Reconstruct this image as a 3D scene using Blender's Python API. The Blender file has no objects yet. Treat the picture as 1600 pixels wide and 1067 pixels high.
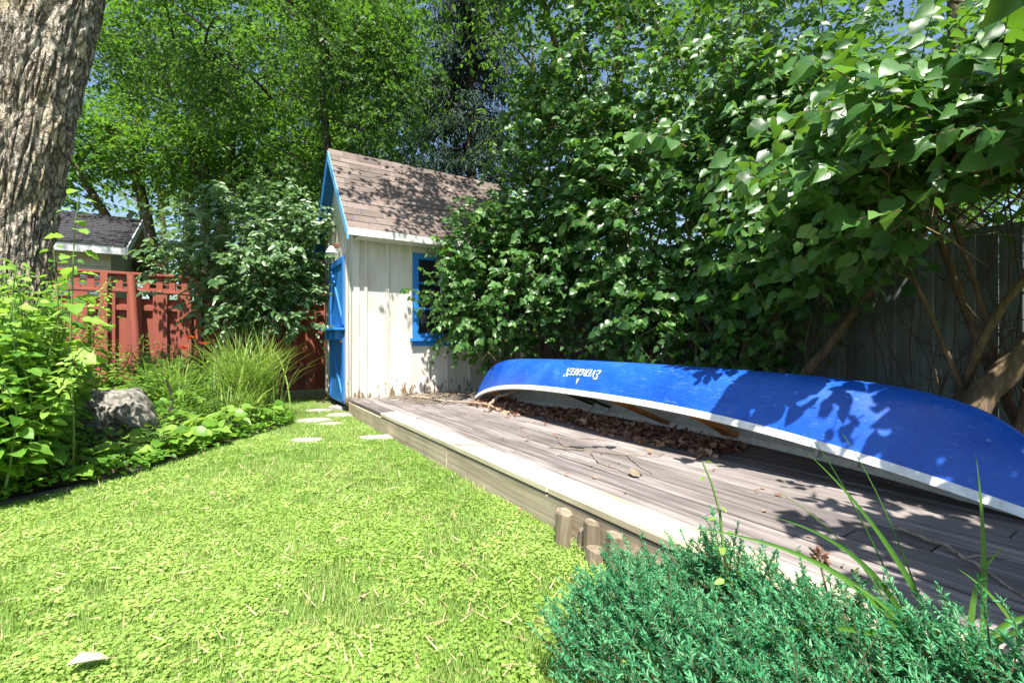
import bpy, bmesh, math, random
import numpy as np
from mathutils import Vector, Matrix
random.seed(7)
RG = np.random.default_rng(7)
rad = math.radians
scene = bpy.context.scene
COL = scene.collection
A = rad(32.4)                       # the yard's grid is turned by this angle from the view direction
CA, SA = math.cos(A), math.sin(A)

# ------------------------------------------------------------------ camera, sky, sun, exposure
cam_d = bpy.data.cameras.new('camera'); cam = bpy.data.objects.new('camera', cam_d); COL.objects.link(cam)
cam.location = (0, 0, 1.0); cam.rotation_euler = (rad(90), 0, 0)
cam_d.sensor_width = 36; cam_d.lens = 36*724/1600; cam_d.clip_end = 2000; cam_d.clip_start = 0.05
scene.camera = cam
SUN_EL = rad(63)
h_ = np.array([SA, -CA]) + 0.45*np.array([-CA, -SA]); h_ /= np.linalg.norm(h_)
SUN = Vector((h_[0]*math.cos(SUN_EL), h_[1]*math.cos(SUN_EL), math.sin(SUN_EL)))
world = bpy.data.worlds.new('World'); scene.world = world; world.use_nodes = True
wn = world.node_tree.nodes; wl = world.node_tree.links
sky = wn.new('ShaderNodeTexSky'); sky.sky_type = 'NISHITA'; sky.sun_disc = False
sky.sun_elevation = SUN_EL; sky.sun_rotation = math.atan2(SUN.x, SUN.y)
wl.new(sky.outputs[0], wn['Background'].inputs[0]); wn['Background'].inputs[1].default_value = 0.085
sd = bpy.data.lights.new('sun', 'SUN'); sd.energy = 5.0; sd.angle = rad(0.53); sd.color = (1, .955, .88)
so = bpy.data.objects.new('sun', sd); COL.objects.link(so); so.rotation_euler = SUN.to_track_quat('Z', 'Y').to_euler()
so.location = (3, -5, 12)
scene.view_settings.view_transform = 'Standard'; scene.view_settings.look = 'None'
scene.view_settings.exposure = 1.35; scene.view_settings.gamma = 1.0
scene.cycles.max_bounces = 8; scene.cycles.diffuse_bounces = 4; scene.cycles.transmission_bounces = 6
scene.cycles.transparent_max_bounces = 6

# ------------------------------------------------------------------ helpers
def w2(u, v, z=0.0):                # yard grid -> world
    return Vector((u*CA - v*SA, u*SA + v*CA, z))
def w2n(P):                         # the same for arrays
    P = np.asarray(P, float); Q = P.copy()
    Q[:, 0] = P[:, 0]*CA - P[:, 1]*SA; Q[:, 1] = P[:, 0]*SA + P[:, 1]*CA
    return Q
def nrm(a):
    return a/np.maximum(np.linalg.norm(a, axis=-1, keepdims=True), 1e-9)
def tag(o, label=None, cat=None, group=None, kind=None):
    if label: o['label'] = label
    if cat: o['category'] = cat
    if group: o['group'] = group
    if kind: o['kind'] = kind
    return o
def empty(name, loc, rz=0.0, **k):
    o = bpy.data.objects.new(name, None); COL.objects.link(o); o.location = loc; o.rotation_euler = (0, 0, rz)
    o.empty_display_size = .1
    return tag(o, **k)
def npmesh(name, V, F, smooth=False, rnd=None):
    V = np.ascontiguousarray(V, dtype=np.float32); F = np.ascontiguousarray(F, dtype=np.int32)
    me = bpy.data.meshes.new(name); n, k = F.shape
    me.vertices.add(len(V)); me.vertices.foreach_set('co', V.ravel())
    me.loops.add(n*k); me.loops.foreach_set('vertex_index', F.ravel())
    me.polygons.add(n); me.polygons.foreach_set('loop_start', np.arange(0, n*k, k, dtype=np.int32))
    me.polygons.foreach_set('use_smooth', np.full(n, smooth, dtype=bool))
    me.update(calc_edges=True)
    if rnd is not None:
        a = me.attributes.new('rnd', 'FLOAT', 'FACE'); a.data.foreach_set('value', np.ascontiguousarray(rnd, dtype=np.float32))
    return me
def link(name, me, mat, parent=None, loc=None, **k):
    o = bpy.data.objects.new(name, me); COL.objects.link(o)
    if mat is not None and len(me.materials) == 0: me.materials.append(mat)
    if parent is not None: o.parent = parent
    if loc is not None: o.location = loc
    return tag(o, **k)
def pymesh(name, V, F):
    me = bpy.data.meshes.new(name); me.from_pydata([tuple(v) for v in V], [], F); me.update(); return me
BOXF = [(0,3,2,1),(4,5,6,7),(0,1,5,4),(1,2,6,5),(2,3,7,6),(3,0,4,7)]
def boxme(x0, x1, y0, y1, z0, z1, bev=0.0, name='piece'):
    bm = bmesh.new()
    vs = [bm.verts.new(p) for p in ((x0,y0,z0),(x1,y0,z0),(x1,y1,z0),(x0,y1,z0),(x0,y0,z1),(x1,y0,z1),(x1,y1,z1),(x0,y1,z1))]
    for f in BOXF: bm.faces.new([vs[i] for i in f])
    if bev > 0: bmesh.ops.bevel(bm, geom=list(bm.edges), offset=bev, segments=1, affect='EDGES')
    me = bpy.data.meshes.new(name); bm.to_mesh(me); bm.free(); return me
def hexme(P, name='piece'):         # eight corners, bottom ring then top ring
    return pymesh(name, P, BOXF)
def barme(p, q, w, t, up=(0,0,1), name='piece', bev=0):   # a straight bar from p to q, w wide and t thick
    p = Vector(p); q = Vector(q); d = (q-p).normalized(); s = d.cross(Vector(up)).normalized(); n = s.cross(d)
    c = []
    for e in (p, q):
        c.append([e - s*w/2 - n*t/2, e + s*w/2 - n*t/2, e + s*w/2 + n*t/2, e - s*w/2 + n*t/2])
    return pymesh(name, c[0]+c[1], [(3,2,1,0),(4,5,6,7),(0,1,5,4),(1,2,6,5),(2,3,7,6),(3,0,4,7)])
def tubes(paths, radii, ns=6):      # list of (n,3) paths with (n,) radii -> V, F quads
    Vs, Fs, off = [], [], 0
    ang = np.linspace(0, 2*np.pi, ns, endpoint=False)
    for p, r in zip(paths, radii):
        p = np.asarray(p, float); r = np.asarray(r, float); n = len(p)
        t = nrm(np.gradient(p, axis=0))
        ref = np.where(np.abs(t[:, 2:3]) > .9, np.array([[1., 0, 0]]), np.array([[0, 0, 1.]]))
        if (np.abs(t[:, 2]) > .9).any(): ref = np.tile(np.array([[.93, .37, 0.05]]), (n, 1))
        s = nrm(np.cross(t, ref)); b = np.cross(s, t)
        ring = p[:, None, :] + r[:, None, None]*(np.cos(ang)[None, :, None]*s[:, None, :] + np.sin(ang)[None, :, None]*b[:, None, :])
        Vs.append(ring.reshape(-1, 3))
        i = np.arange(n-1)[:, None]*ns; j = np.arange(ns)[None, :]; j2 = (j+1) % ns
        Fs.append(np.stack([i+j, i+j2, i+ns+j2, i+ns+j], -1).reshape(-1, 4) + off); off += n*ns
    return np.concatenate(Vs), np.concatenate(Fs)
def bez(p0, p1, p2, n=7):
    t = np.linspace(0, 1, n)[:, None]
    return (1-t)**2*np.asarray(p0) + 2*t*(1-t)*np.asarray(p1) + t*t*np.asarray(p2)
def vnoise(x, y, seed=0):           # smooth value noise on arrays
    r = np.random.default_rng(seed).random((64, 64))
    xi = np.floor(x).astype(int); yi = np.floor(y).astype(int); fx = x-xi; fy = y-yi
    fx = fx*fx*(3-2*fx); fy = fy*fy*(3-2*fy)
    a = r[xi % 64, yi % 64]; b = r[(xi+1) % 64, yi % 64]; c = r[xi % 64, (yi+1) % 64]; d = r[(xi+1) % 64, (yi+1) % 64]
    return (a*(1-fx)+b*fx)*(1-fy) + (c*(1-fx)+d*fx)*fy

# ------------------------------------------------------------------ materials
def newmat(name):
    m = bpy.data.materials.new(name); m.use_nodes = True
    nt = m.node_tree; b = nt.nodes['Principled BSDF']
    return m, nt, b
def N(nt, typ, **k):
    n = nt.nodes.new(typ)
    for a, v in k.items(): setattr(n, a, v)
    return n
def ramp(nt, stops, fac=None):
    r = N(nt, 'ShaderNodeValToRGB'); e = r.color_ramp.elements
    while len(e) < len(stops): e.new(.5)
    for el, (p, c) in zip(e, stops): el.position = p; el.color = (*c, 1)
    if fac is not None: nt.links.new(fac, r.inputs[0])
    return r
def noise(nt, scale, detail=4, vec=None, rough=.55, dist=0):
    n = N(nt, 'ShaderNodeTexNoise'); n.inputs['Scale'].default_value = scale; n.inputs['Detail'].default_value = detail
    n.inputs['Roughness'].default_value = rough; n.inputs['Distortion'].default_value = dist
    if vec is not None: nt.links.new(vec, n.inputs['Vector'])
    return n
def coords(nt, scale=(1,1,1), kind='Object', jitter=True):
    tc = N(nt, 'ShaderNodeTexCoord'); mp = N(nt, 'ShaderNodeMapping'); mp.inputs['Scale'].default_value = scale
    nt.links.new(tc.outputs[kind], mp.inputs['Vector'])
    if jitter:
        oi = N(nt, 'ShaderNodeObjectInfo'); ml = N(nt, 'ShaderNodeMath', operation='MULTIPLY'); ml.inputs[1].default_value = 37.0
        nt.links.new(oi.outputs['Random'], ml.inputs[0]); nt.links.new(ml.outputs[0], mp.inputs['Location'])
    return mp.outputs[0]
def bump(nt, b, h, strength=.3, dist=.01):
    bp = N(nt, 'ShaderNodeBump'); bp.inputs['Strength'].default_value = strength; bp.inputs['Distance'].default_value = dist
    nt.links.new(h, bp.inputs['Height']); nt.links.new(bp.outputs[0], b.inputs['Normal'])
def mixc(nt, fac, a, b):
    m = N(nt, 'ShaderNodeMix', data_type='RGBA')
    for s, x in ((m.inputs[0], fac), (m.inputs[6], a), (m.inputs[7], b)):
        if hasattr(x, 'is_linked'): nt.links.new(x, s)
        elif isinstance(x, (int, float)): s.default_value = x
        else: s.default_value = (*x, 1)
    return m.outputs[2]
def leafmat(name, dark, mid, light, trans=(.2,.4,.03), tf=.35, rough=.42, spec=.5):
    m, nt, b = newmat(name)
    at = N(nt, 'ShaderNodeAttribute'); at.attribute_name = 'rnd'
    oi = N(nt, 'ShaderNodeObjectInfo')
    ad = N(nt, 'ShaderNodeMath', operation='ADD'); fr = N(nt, 'ShaderNodeMath', operation='FRACT')
    nt.links.new(at.outputs['Fac'], ad.inputs[0]); nt.links.new(oi.outputs['Random'], ad.inputs[1]); nt.links.new(ad.outputs[0], fr.inputs[0])
    r = ramp(nt, [(0, dark), (.5, mid), (.93, light), (1.0, tuple(min(1, c*1.15+d) for c, d in zip(light, (.03, .02, 0))))], fr.outputs[0])
    nt.links.new(r.outputs[0], b.inputs['Base Color']); b.inputs['Roughness'].default_value = rough
    b.inputs['Specular IOR Level'].default_value = spec
    t = N(nt, 'ShaderNodeBsdfTranslucent'); hv = N(nt, 'ShaderNodeHueSaturation')
    nt.links.new(r.outputs[0], hv.inputs['Color']); hv.inputs['Value'].default_value = 1.0
    nt.links.new(mixc(nt, .65, hv.outputs[0], trans), t.inputs['Color'])
    mx = N(nt, 'ShaderNodeMixShader'); mx.inputs[0].default_value = tf
    nt.links.new(b.outputs[0], mx.inputs[1]); nt.links.new(t.outputs[0], mx.inputs[2])
    nt.links.new(mx.outputs[0], nt.nodes['Material Output'].inputs['Surface'])
    return m
def woodmat(name, c1, c2, c3, scale=(30, 2, 30), rough=.8, bs=.4, knots=True):
    m, nt, b = newmat(name); v = coords(nt, scale)
    n1 = noise(nt, 1.0, 6, v, .6, .4); oi = N(nt, 'ShaderNodeObjectInfo')
    r = ramp(nt, [(.25, c1), (.5, c2), (.75, c3)], n1.outputs['Fac'])
    hs = N(nt, 'ShaderNodeHueSaturation'); nt.links.new(r.outputs[0], hs.inputs['Color'])
    mr = N(nt, 'ShaderNodeMapRange'); mr.inputs[3].default_value = .72; mr.inputs[4].default_value = 1.22
    nt.links.new(oi.outputs['Random'], mr.inputs[0]); nt.links.new(mr.outputs[0], hs.inputs['Value'])
    v2 = coords(nt, (1.7, 1.7, 1.7)); n2 = noise(nt, 1.3, 5, v2)
    r2 = ramp(nt, [(.35, (.62, .6, .58)), (.6, (1, 1, 1))], n2.outputs['Fac'])
    ml = N(nt, 'ShaderNodeMix', data_type='RGBA', blend_type='MULTIPLY'); ml.inputs[0].default_value = .8
    nt.links.new(hs.outputs[0], ml.inputs[6]); nt.links.new(r2.outputs[0], ml.inputs[7])
    nt.links.new(ml.outputs[2], b.inputs['Base Color']); b.inputs['Roughness'].default_value = rough
    bump(nt, b, n1.outputs['Fac'], bs, .006); return m
def paintmat(name, col, wear=.1, under=(.22, .15, .09), rough=.5, bottom=None, grime=(.5, .45, .38), scale=(9, 9, 2.2), dirt=.3):
    """painted boards: paint flaked off in patches, more of them near the splashed lower end when bottom=(z0, z1)"""
    m, nt, b = newmat(name); v = coords(nt, scale); n1 = noise(nt, 1.0, 8, v, .65)
    lim = 1-wear
    f = n1.outputs['Fac']
    if bottom:
        tc = N(nt, 'ShaderNodeNewGeometry'); sp = N(nt, 'ShaderNodeSeparateXYZ'); nt.links.new(tc.outputs['Position'], sp.inputs[0])
        mr = N(nt, 'ShaderNodeMapRange'); mr.inputs[1].default_value = bottom[0]; mr.inputs[2].default_value = bottom[1]
        mr.inputs[3].default_value = bottom[2]; mr.inputs[4].default_value = 0.0
        nt.links.new(sp.outputs[2], mr.inputs[0]); a = N(nt, 'ShaderNodeMath', operation='ADD')
        nt.links.new(f, a.inputs[0]); nt.links.new(mr.outputs[0], a.inputs[1]); f = a.outputs[0]
    r = ramp(nt, [(lim-.3, (0,0,0)), (lim-.27, (1,1,1))], f)
    v2 = coords(nt, (3, 3, .8)); n2 = noise(nt, 2, 6, v2)
    rg = ramp(nt, [(.4, (0,0,0)), (.75, (dirt,)*3)], n2.outputs['Fac'])
    pc = mixc(nt, rg.outputs[0], col, grime)
    n3 = noise(nt, 30, 4, v); ru = ramp(nt, [(.3, under), (.7, tuple(c*.5 for c in under))], n3.outputs['Fac'])
    nt.links.new(mixc(nt, r.outputs[0], pc, ru.outputs[0]), b.inputs['Base Color'])
    b.inputs['Roughness'].default_value = rough
    bump(nt, b, r.outputs[0], -.25, .003); return m
def flat(name, col, rough=.6, spec=.5, metal=0, nz=.12, sc=20):
    m, nt, b = newmat(name); v = coords(nt); n = noise(nt, sc, 5, v)
    r = ramp(nt, [(.3, tuple(c*(1-nz*2) for c in col)), (.7, tuple(min(1, c*(1+nz)) for c in col))], n.outputs['Fac'])
    nt.links.new(r.outputs[0], b.inputs['Base Color']); b.inputs['Roughness'].default_value = rough
    b.inputs['Metallic'].default_value = metal; b.inputs['Specular IOR Level'].default_value = spec
    bump(nt, b, n.outputs['Fac'], .12, .004); return m
def barkmat(name, c1, c2, c3, scale=(14, 14, 3), bs=.8, bd=.02):
    m, nt, b = newmat(name); v = coords(nt, scale); n1 = noise(nt, 1, 8, v, .65, .8)
    r = ramp(nt, [(.3, c1), (.5, c2), (.72, c3)], n1.outputs['Fac'])
    n2 = noise(nt, 1.6, 4, coords(nt, (1,1,1))); r2 = ramp(nt, [(.45, (1, 1, 1)), (.7, (.85, .9, .55))], n2.outputs['Fac'])
    ml = N(nt, 'ShaderNodeMix', data_type='RGBA', blend_type='MULTIPLY'); ml.inputs[0].default_value = 1
    nt.links.new(r.outputs[0], ml.inputs[6]); nt.links.new(r2.outputs[0], ml.inputs[7])
    nt.links.new(ml.outputs[2], b.inputs['Base Color']); b.inputs['Roughness'].default_value = .9
    bump(nt, b, n1.outputs['Fac'], bs, bd); return m

M = {}
M['lilac'] = leafmat('lilac_leaf', (.022,.075,.014), (.045,.13,.026), (.11,.23,.06), (.22,.46,.02), .33, .40, .45)
M['ash'] = leafmat('tree_leaf', (.02,.07,.01), (.045,.135,.018), (.10,.22,.03), (.26,.54,.03), .42, .5, .35)
M['maple'] = leafmat('maple_leaf', (.018,.06,.013), (.036,.10,.02), (.066,.15,.03), (.2,.44,.03), .42, .5, .35)
M['spruce'] = leafmat('conifer_needle', (.008,.026,.014), (.014,.040,.020), (.024,.058,.026), (.03,.08,.02), .12, .6, .3)
M['dogwood'] = leafmat('dogwood_leaf', (.045,.11,.03), (.09,.18,.06), (.17,.27,.12), (.24,.44,.07), .32, .38, .6)
M['weed'] = leafmat('weed_leaf', (.06,.17,.02), (.11,.25,.032), (.17,.33,.05), (.36,.62,.05), .40, .5, .35)
M['pale_weed'] = leafmat('pale_weed_leaf', (.14,.27,.04), (.21,.37,.06), (.30,.45,.09), (.48,.72,.08), .42, .5, .35)
M['hosta'] = leafmat('broad_leaf', (.07,.17,.02), (.13,.27,.03), (.2,.34,.05), (.35,.58,.05), .38, .45, .4)
M['grass'] = leafmat('grass_blade', (.15,.28,.05), (.25,.395,.085), (.40,.47,.16), (.5,.7,.12), .35, .5, .35)
M['reed'] = leafmat('reed_blade', (.11,.21,.03), (.19,.31,.05), (.31,.40,.11), (.42,.6,.08), .35, .45, .4)
M['tallgrass'] = leafmat('tall_grass_blade', (.03,.10,.012), (.06,.16,.02), (.1,.22,.03), (.22,.45,.03), .3, .42, .45)
M['clover'] = leafmat('clover_leaf', (.15,.27,.04), (.26,.41,.075), (.38,.50,.14), (.5,.72,.09), .36, .45, .4)
M['juniper'] = leafmat('juniper_needle', (.02,.125,.052), (.046,.25,.105), (.12,.41,.19), (.16,.5,.12), .34, .5, .35)
M['dry'] = leafmat('dry_leaf', (.12,.06,.038), (.24,.13,.08), (.42,.27,.18), (.35,.18,.08), .15, .7, .3)
M['straw'] = leafmat('dry_straw', (.25,.19,.09), (.42,.34,.18), (.58,.5,.3), (.5,.4,.2), .15, .7, .3)
M['red_petal'] = leafmat('red_petal', (.45,.02,.02), (.6,.035,.03), (.7,.08,.04), (.7,.08,.03), .3)
M['bark_big'] = barkmat('rough_trunk_bark', (.035,.027,.02), (.20,.165,.125), (.50,.45,.37), (26,26,5), .9, .03)
def platebark(name):                # bark split into long plates by sharp cracks
    m, nt, b = newmat(name); v = coords(nt, (1,1,1)); nd = noise(nt, 5, 5, v, .6)
    sc = N(nt, 'ShaderNodeVectorMath', operation='SCALE'); sc.inputs[3].default_value = .16; nt.links.new(nd.outputs['Color'], sc.inputs[0])
    ad = N(nt, 'ShaderNodeVectorMath', operation='ADD'); nt.links.new(v, ad.inputs[0]); nt.links.new(sc.outputs[0], ad.inputs[1])
    hs = []
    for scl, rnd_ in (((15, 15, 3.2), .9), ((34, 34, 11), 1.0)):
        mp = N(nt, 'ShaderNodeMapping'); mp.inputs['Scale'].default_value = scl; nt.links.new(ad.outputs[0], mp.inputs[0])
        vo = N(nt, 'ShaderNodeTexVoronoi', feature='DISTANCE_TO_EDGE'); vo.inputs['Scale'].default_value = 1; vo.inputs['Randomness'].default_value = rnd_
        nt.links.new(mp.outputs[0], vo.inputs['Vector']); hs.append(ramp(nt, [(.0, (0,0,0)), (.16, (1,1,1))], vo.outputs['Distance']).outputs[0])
    fine = noise(nt, 1, 7, coords(nt, (60, 60, 16)), .7)
    col = ramp(nt, [(.25, (.26,.215,.165)), (.5, (.46,.405,.325)), (.75, (.66,.60,.50))], fine.outputs['Fac'])
    big = ramp(nt, [(.45, (1,1,1)), (.68, (.95,.85,.5))], noise(nt, 2.2, 5, v).outputs['Fac'])
    ml = N(nt, 'ShaderNodeMix', data_type='RGBA', blend_type='MULTIPLY'); ml.inputs[0].default_value = .8; nt.links.new(col.outputs[0], ml.inputs[6]); nt.links.new(big.outputs[0], ml.inputs[7])
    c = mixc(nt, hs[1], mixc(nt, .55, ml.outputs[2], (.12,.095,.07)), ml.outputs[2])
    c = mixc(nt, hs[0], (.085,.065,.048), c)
    nt.links.new(c, b.inputs['Base Color']); b.inputs['Roughness'].default_value = .92
    h = N(nt, 'ShaderNodeMath', operation='MULTIPLY_ADD'); nt.links.new(hs[1], h.inputs[0]); h.inputs[1].default_value = .35; nt.links.new(hs[0], h.inputs[2])
    h2 = N(nt, 'ShaderNodeMath', operation='MULTIPLY_ADD'); nt.links.new(fine.outputs['Fac'], h2.inputs[0]); h2.inputs[1].default_value = .5; nt.links.new(h.outputs[0], h2.inputs[2])
    bump(nt, b, h2.outputs[0], .9, .025); return m
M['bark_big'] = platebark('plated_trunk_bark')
M['bark'] = barkmat('trunk_bark', (.05,.038,.026), (.12,.092,.06), (.21,.165,.105), (12,12,3))
M['bark_dark'] = barkmat('dark_bark', (.02,.017,.014), (.045,.038,.03), (.08,.068,.052), (12,12,3))
M['stem'] = barkmat('lilac_stem_bark', (.06,.040,.024), (.14,.095,.055), (.25,.175,.105), (25,25,5))
M['twig'] = flat('dead_twig', (.22,.17,.12), .85)
M['vine'] = flat('vine_bark', (.10,.07,.045), .9)
M['deadwood'] = barkmat('dead_branch_bark', (.14,.105,.075), (.28,.22,.165), (.42,.35,.28), (30,30,6), .5, .006)
M['greenstem'] = flat('green_stem', (.12,.2,.05), .6)
M['deck'] = woodmat('weathered_deck_wood', (.065,.053,.048), (.215,.186,.176), (.38,.345,.325), (38, 1.4, 38), .85, .5)
M['cap'] = woodmat('pale_edge_timber', (.40,.335,.22), (.52,.45,.32), (.64,.57,.44), (22, .9, 22), .8, .35)
M['fascia'] = woodmat('weathered_fascia_timber', (.27,.21,.14), (.46,.385,.27), (.6,.52,.39), (18, .8, 30), .85, .5)
M['stake'] = woodmat('stake_timber', (.10,.075,.05), (.25,.195,.135), (.42,.345,.25), (30, 30, 2.2), .85, .5)
M['white'] = paintmat('peeling_white_paint', (.60,.575,.52), .0, (.25,.17,.09), .6, (.12, .60, .27), (.36,.30,.22), (22,22,5), .6)
M['blue'] = paintmat('blue_shed_paint', (.012,.165,.53), .0, (.3,.3,.3), .5, None, (.05,.25,.55), (12,12,3), .5)
M['ltblue'] = paintmat('pale_blue_paint', (.12,.38,.68), .02, (.4,.4,.4), .55, None, (.3,.5,.7), (12,12,3), .5)
M['soffit'] = flat('white_eave_trim', (.72,.70,.66), .6)
M['shingle'] = woodmat('brown_asphalt_shingle', (.10,.078,.068), (.175,.135,.118), (.25,.20,.175), (70, 70, 70), .95, .3)
M['shingle_dark'] = flat('dark_asphalt_shingle', (.045,.042,.048), .9, .3, 0, .3, 50)
M['redfence'] = paintmat('red_fence_stain', (.28,.070,.042), .01, (.2,.1,.07), .7, None, (.16,.05,.04), (10,10,2), .5)
M['greyfence'] = woodmat('weathered_fence_wood', (.12,.155,.15), (.185,.225,.215), (.26,.30,.285), (24, 24, 1.0), .85, .4)
M['lattice'] = woodmat('dark_lattice_wood', (.05,.042,.036), (.085,.07,.06), (.13,.11,.095), (30,30,30), .85, .4)
M['siding'] = flat('grey_garage_siding', (.42,.40,.37), .7)
M['trim'] = flat('pale_garage_trim', (.62,.63,.63), .6)
M['hull'] = None
M['inner'] = flat('grey_canoe_interior', (.52,.54,.56), .6)
M['gunwale'] = flat('white_gunwale_trim', (.78,.78,.76), .4)
M['orange'] = woodmat('varnished_orange_wood', (.42,.15,.03), (.58,.23,.05), (.68,.31,.08), (30,30,3), .35, .1)
M['web'] = flat('dark_seat_webbing', (.03,.03,.03), .8)
M['ink'] = flat('white_lettering', (.8,.8,.8), .5)
M['stone'] = flat('pale_stepping_stone', (.36,.34,.31), .9, .3, 0, .2, 25)
M['rock'] = flat('lichen_grey_boulder', (.24,.225,.195), .95, .2, 0, .45, 22)
M['metal'] = flat('rusty_metal', (.25,.12,.07), .6, .5, .6)
M['steel'] = flat('dull_steel', (.5,.5,.5), .4, .5, .9)
M['plastic'] = flat('black_edging_plastic', (.03,.03,.032), .55)
m, nt, b = newmat('window_glass'); b.inputs['Base Color'].default_value = (.02,.024,.028,1); b.inputs['Roughness'].default_value = .06; M['glass'] = m
m, nt, b = newmat('blue_canoe_hull')
v = coords(nt, (1,1,1)); n1 = noise(nt, 2.2, 7, v, .7, .6); n2 = noise(nt, 1, 6, coords(nt, (70, 5, 70)), .75, 1.2); n3 = noise(nt, 26, 5, v, .7); n4 = noise(nt, 5, 6, v, .7, 1.5)
r1 = ramp(nt, [(.28, (.004,.055,.36)), (.55, (.009,.088,.47)), (.75, (.03,.15,.55))], n1.outputs['Fac'])
r2 = ramp(nt, [(.58, (0,0,0)), (.72, (.75,.75,.75))], n2.outputs['Fac'])
c1 = mixc(nt, r2.outputs[0], r1.outputs[0], (.22,.36,.66))
r3 = ramp(nt, [(.62, (0,0,0)), (.72, (.8,.8,.8))], n4.outputs['Fac'])
c2 = mixc(nt, r3.outputs[0], c1, (.07,.12,.28))
r4 = ramp(nt, [(.68, (0,0,0)), (.74, (.8,.8,.8))], n3.outputs['Fac'])
nt.links.new(mixc(nt, r4.outputs[0], c2, (.3,.33,.36)), b.inputs['Base Color'])
rr = ramp(nt, [(.3, (.26,)*3), (.7, (.5,)*3)], n1.outputs['Fac']); nt.links.new(rr.outputs[0], b.inputs['Roughness'])
bump(nt, b, n1.outputs['Fac'], .25, .02); M['hull'] = m
m, nt, b = newmat('lawn_soil'); v = coords(nt, (1,1,1), 'Object', False)
n1 = noise(nt, 2.2, 8, v, .6); n2 = noise(nt, 60, 4, v)
r1 = ramp(nt, [(.3, (.12,.17,.04)), (.55, (.2,.25,.07)), (.75, (.34,.31,.16))], n1.outputs['Fac'])
r2 = ramp(nt, [(.3, (.45,.45,.4)), (.7, (1,1,1))], n2.outputs['Fac'])
ml = N(nt, 'ShaderNodeMix', data_type='RGBA', blend_type='MULTIPLY'); ml.inputs[0].default_value = 1
nt.links.new(r1.outputs[0], ml.inputs[6]); nt.links.new(r2.outputs[0], ml.inputs[7]); nt.links.new(ml.outputs[2], b.inputs['Base Color'])
b.inputs['Roughness'].default_value = 1; bump(nt, b, n2.outputs['Fac'], .8, .02); M['lawn'] = m
M['soil'] = flat('dark_bed_soil', (.075,.055,.038), 1, .1, 0, .4, 30)

# ------------------------------------------------------------------ leaf templates: y along the leaf, x across, z out of its face
def tmpl(V, F): return np.array(V, float), np.array(F, int)
HEART = tmpl([(0,0,0),(0,.5,-.05),(0,1,-.22), (-.30,-.06,.06),(-.43,.30,.10),(-.24,.68,.0), (.30,-.06,.06),(.43,.30,.10),(.24,.68,.0)],
             [(0,1,3),(3,1,4),(4,1,5),(5,1,2),(0,6,1),(6,7,1),(7,8,1),(8,2,1)])
def big_leaf(outline):                # a finer, cupped and wavy leaf: midrib and two rims
    ys = np.linspace(0, 1, 8); V = []; F = []
    for q, y in enumerate(ys):
        w = np.interp(y, [p[0] for p in outline], [p[1] for p in outline]); z = -.30*y*y+.06*y; up = .16*w+.035*math.sin(q*2.1)
        V += [(-w, y-.10*(q == 0), z+up), (-w*.5, y-.05*(q == 0), z+up*.38), (0, y, z), (w*.5, y-.05*(q == 0), z+up*.38), (w, y-.10*(q == 0), z+up*.9-.01)]
    for q in range(7):
        for c in range(4): a = q*5+c; F.append((a, a+1, a+6, a+5))
    return np.array(V, float), np.array(F, int)[:, ::-1]
BIGHEART = big_leaf([(0,.24),(.12,.40),(.28,.45),(.45,.40),(.65,.28),(.82,.14),(1,.005)])
BIGLOBE = big_leaf([(0,.16),(.15,.44),(.3,.36),(.42,.47),(.55,.28),(.68,.30),(.85,.14),(1,.005)])
OVAL = tmpl([(0,0,0),(0,1,-.12),(-.27,.28,.07),(-.2,.7,.0),(.27,.28,.07),(.2,.7,.0)], [(0,1,3,2),(0,4,5,1)])
DIAM = tmpl([(0,0,0),(-.26,.45,.08),(0,1,-.08),(.26,.45,.08)], [(0,2,1),(0,3,2)])
LANCE = tmpl([(0,0,0),(-.12,.4,.04),(0,1,-.15),(.12,.4,.04)], [(0,2,1),(0,3,2)])
NEEDLE = tmpl([(-.05,0,0),(.05,0,0),(0,1,0)], [(0,1,2)])
SPRAY = tmpl([(0,0,0),(-.10,.5,.02),(0,1,-.1),(.10,.5,.02)], [(0,2,1),(0,3,2)])
LOBED = tmpl([(0,0,0),(0,.45,-.03),(0,1.05,-.2),(-.28,.02,.03),(-.52,.42,.06),(-.22,.50,.03),(-.26,.78,-.03),(.28,.02,.03),(.52,.42,.06),(.22,.50,.03),(.26,.78,-.03)],
             [(0,1,3),(3,1,4),(4,1,5),(5,1,6),(6,1,2),(0,7,1),(7,8,1),(8,9,1),(9,10,1),(10,2,1)])
ROUND = tmpl([(0,-.5,0),(.45,-.25,.10),(.45,.28,.08),(0,.5,.03),(-.45,.28,.08),(-.45,-.25,.10)], [(0,1,5),(1,2,5),(5,2,4),(2,3,4)])
def scatter(T, pos, axis, normal, size, wid=None):
    tv, tf = T; n = len(pos); m = len(tv)
    axis = nrm(axis); side = nrm(np.cross(axis, normal)); nn = np.cross(side, axis)
    sx = size if wid is None else size*wid
    V = (pos[:, None, :] + tv[None, :, 0:1]*side[:, None, :]*np.reshape(sx, (-1,1,1)) + tv[None, :, 1:2]*axis[:, None, :]*np.reshape(size, (-1,1,1))
         + tv[None, :, 2:3]*nn[:, None, :]*np.reshape(size, (-1,1,1)))
    F = tf[None, :, :] + (np.arange(n)*m)[:, None, None]
    return V.reshape(-1, 3), F.reshape(-1, tf.shape[1]), len(tf)
def leaf_object(name, T, pos, axis, normal, size, mat, parent, kind='stuff', smooth=True, tone=None, wid=None):
    V, F, k = scatter(T, pos, axis, normal, size, wid)
    if tone is None: tone = RG.random(len(pos))
    me = npmesh(name, V, F, smooth, np.repeat(tone, k))
    return link(name, me, mat, parent, kind=kind)
PIECE = {}
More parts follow.
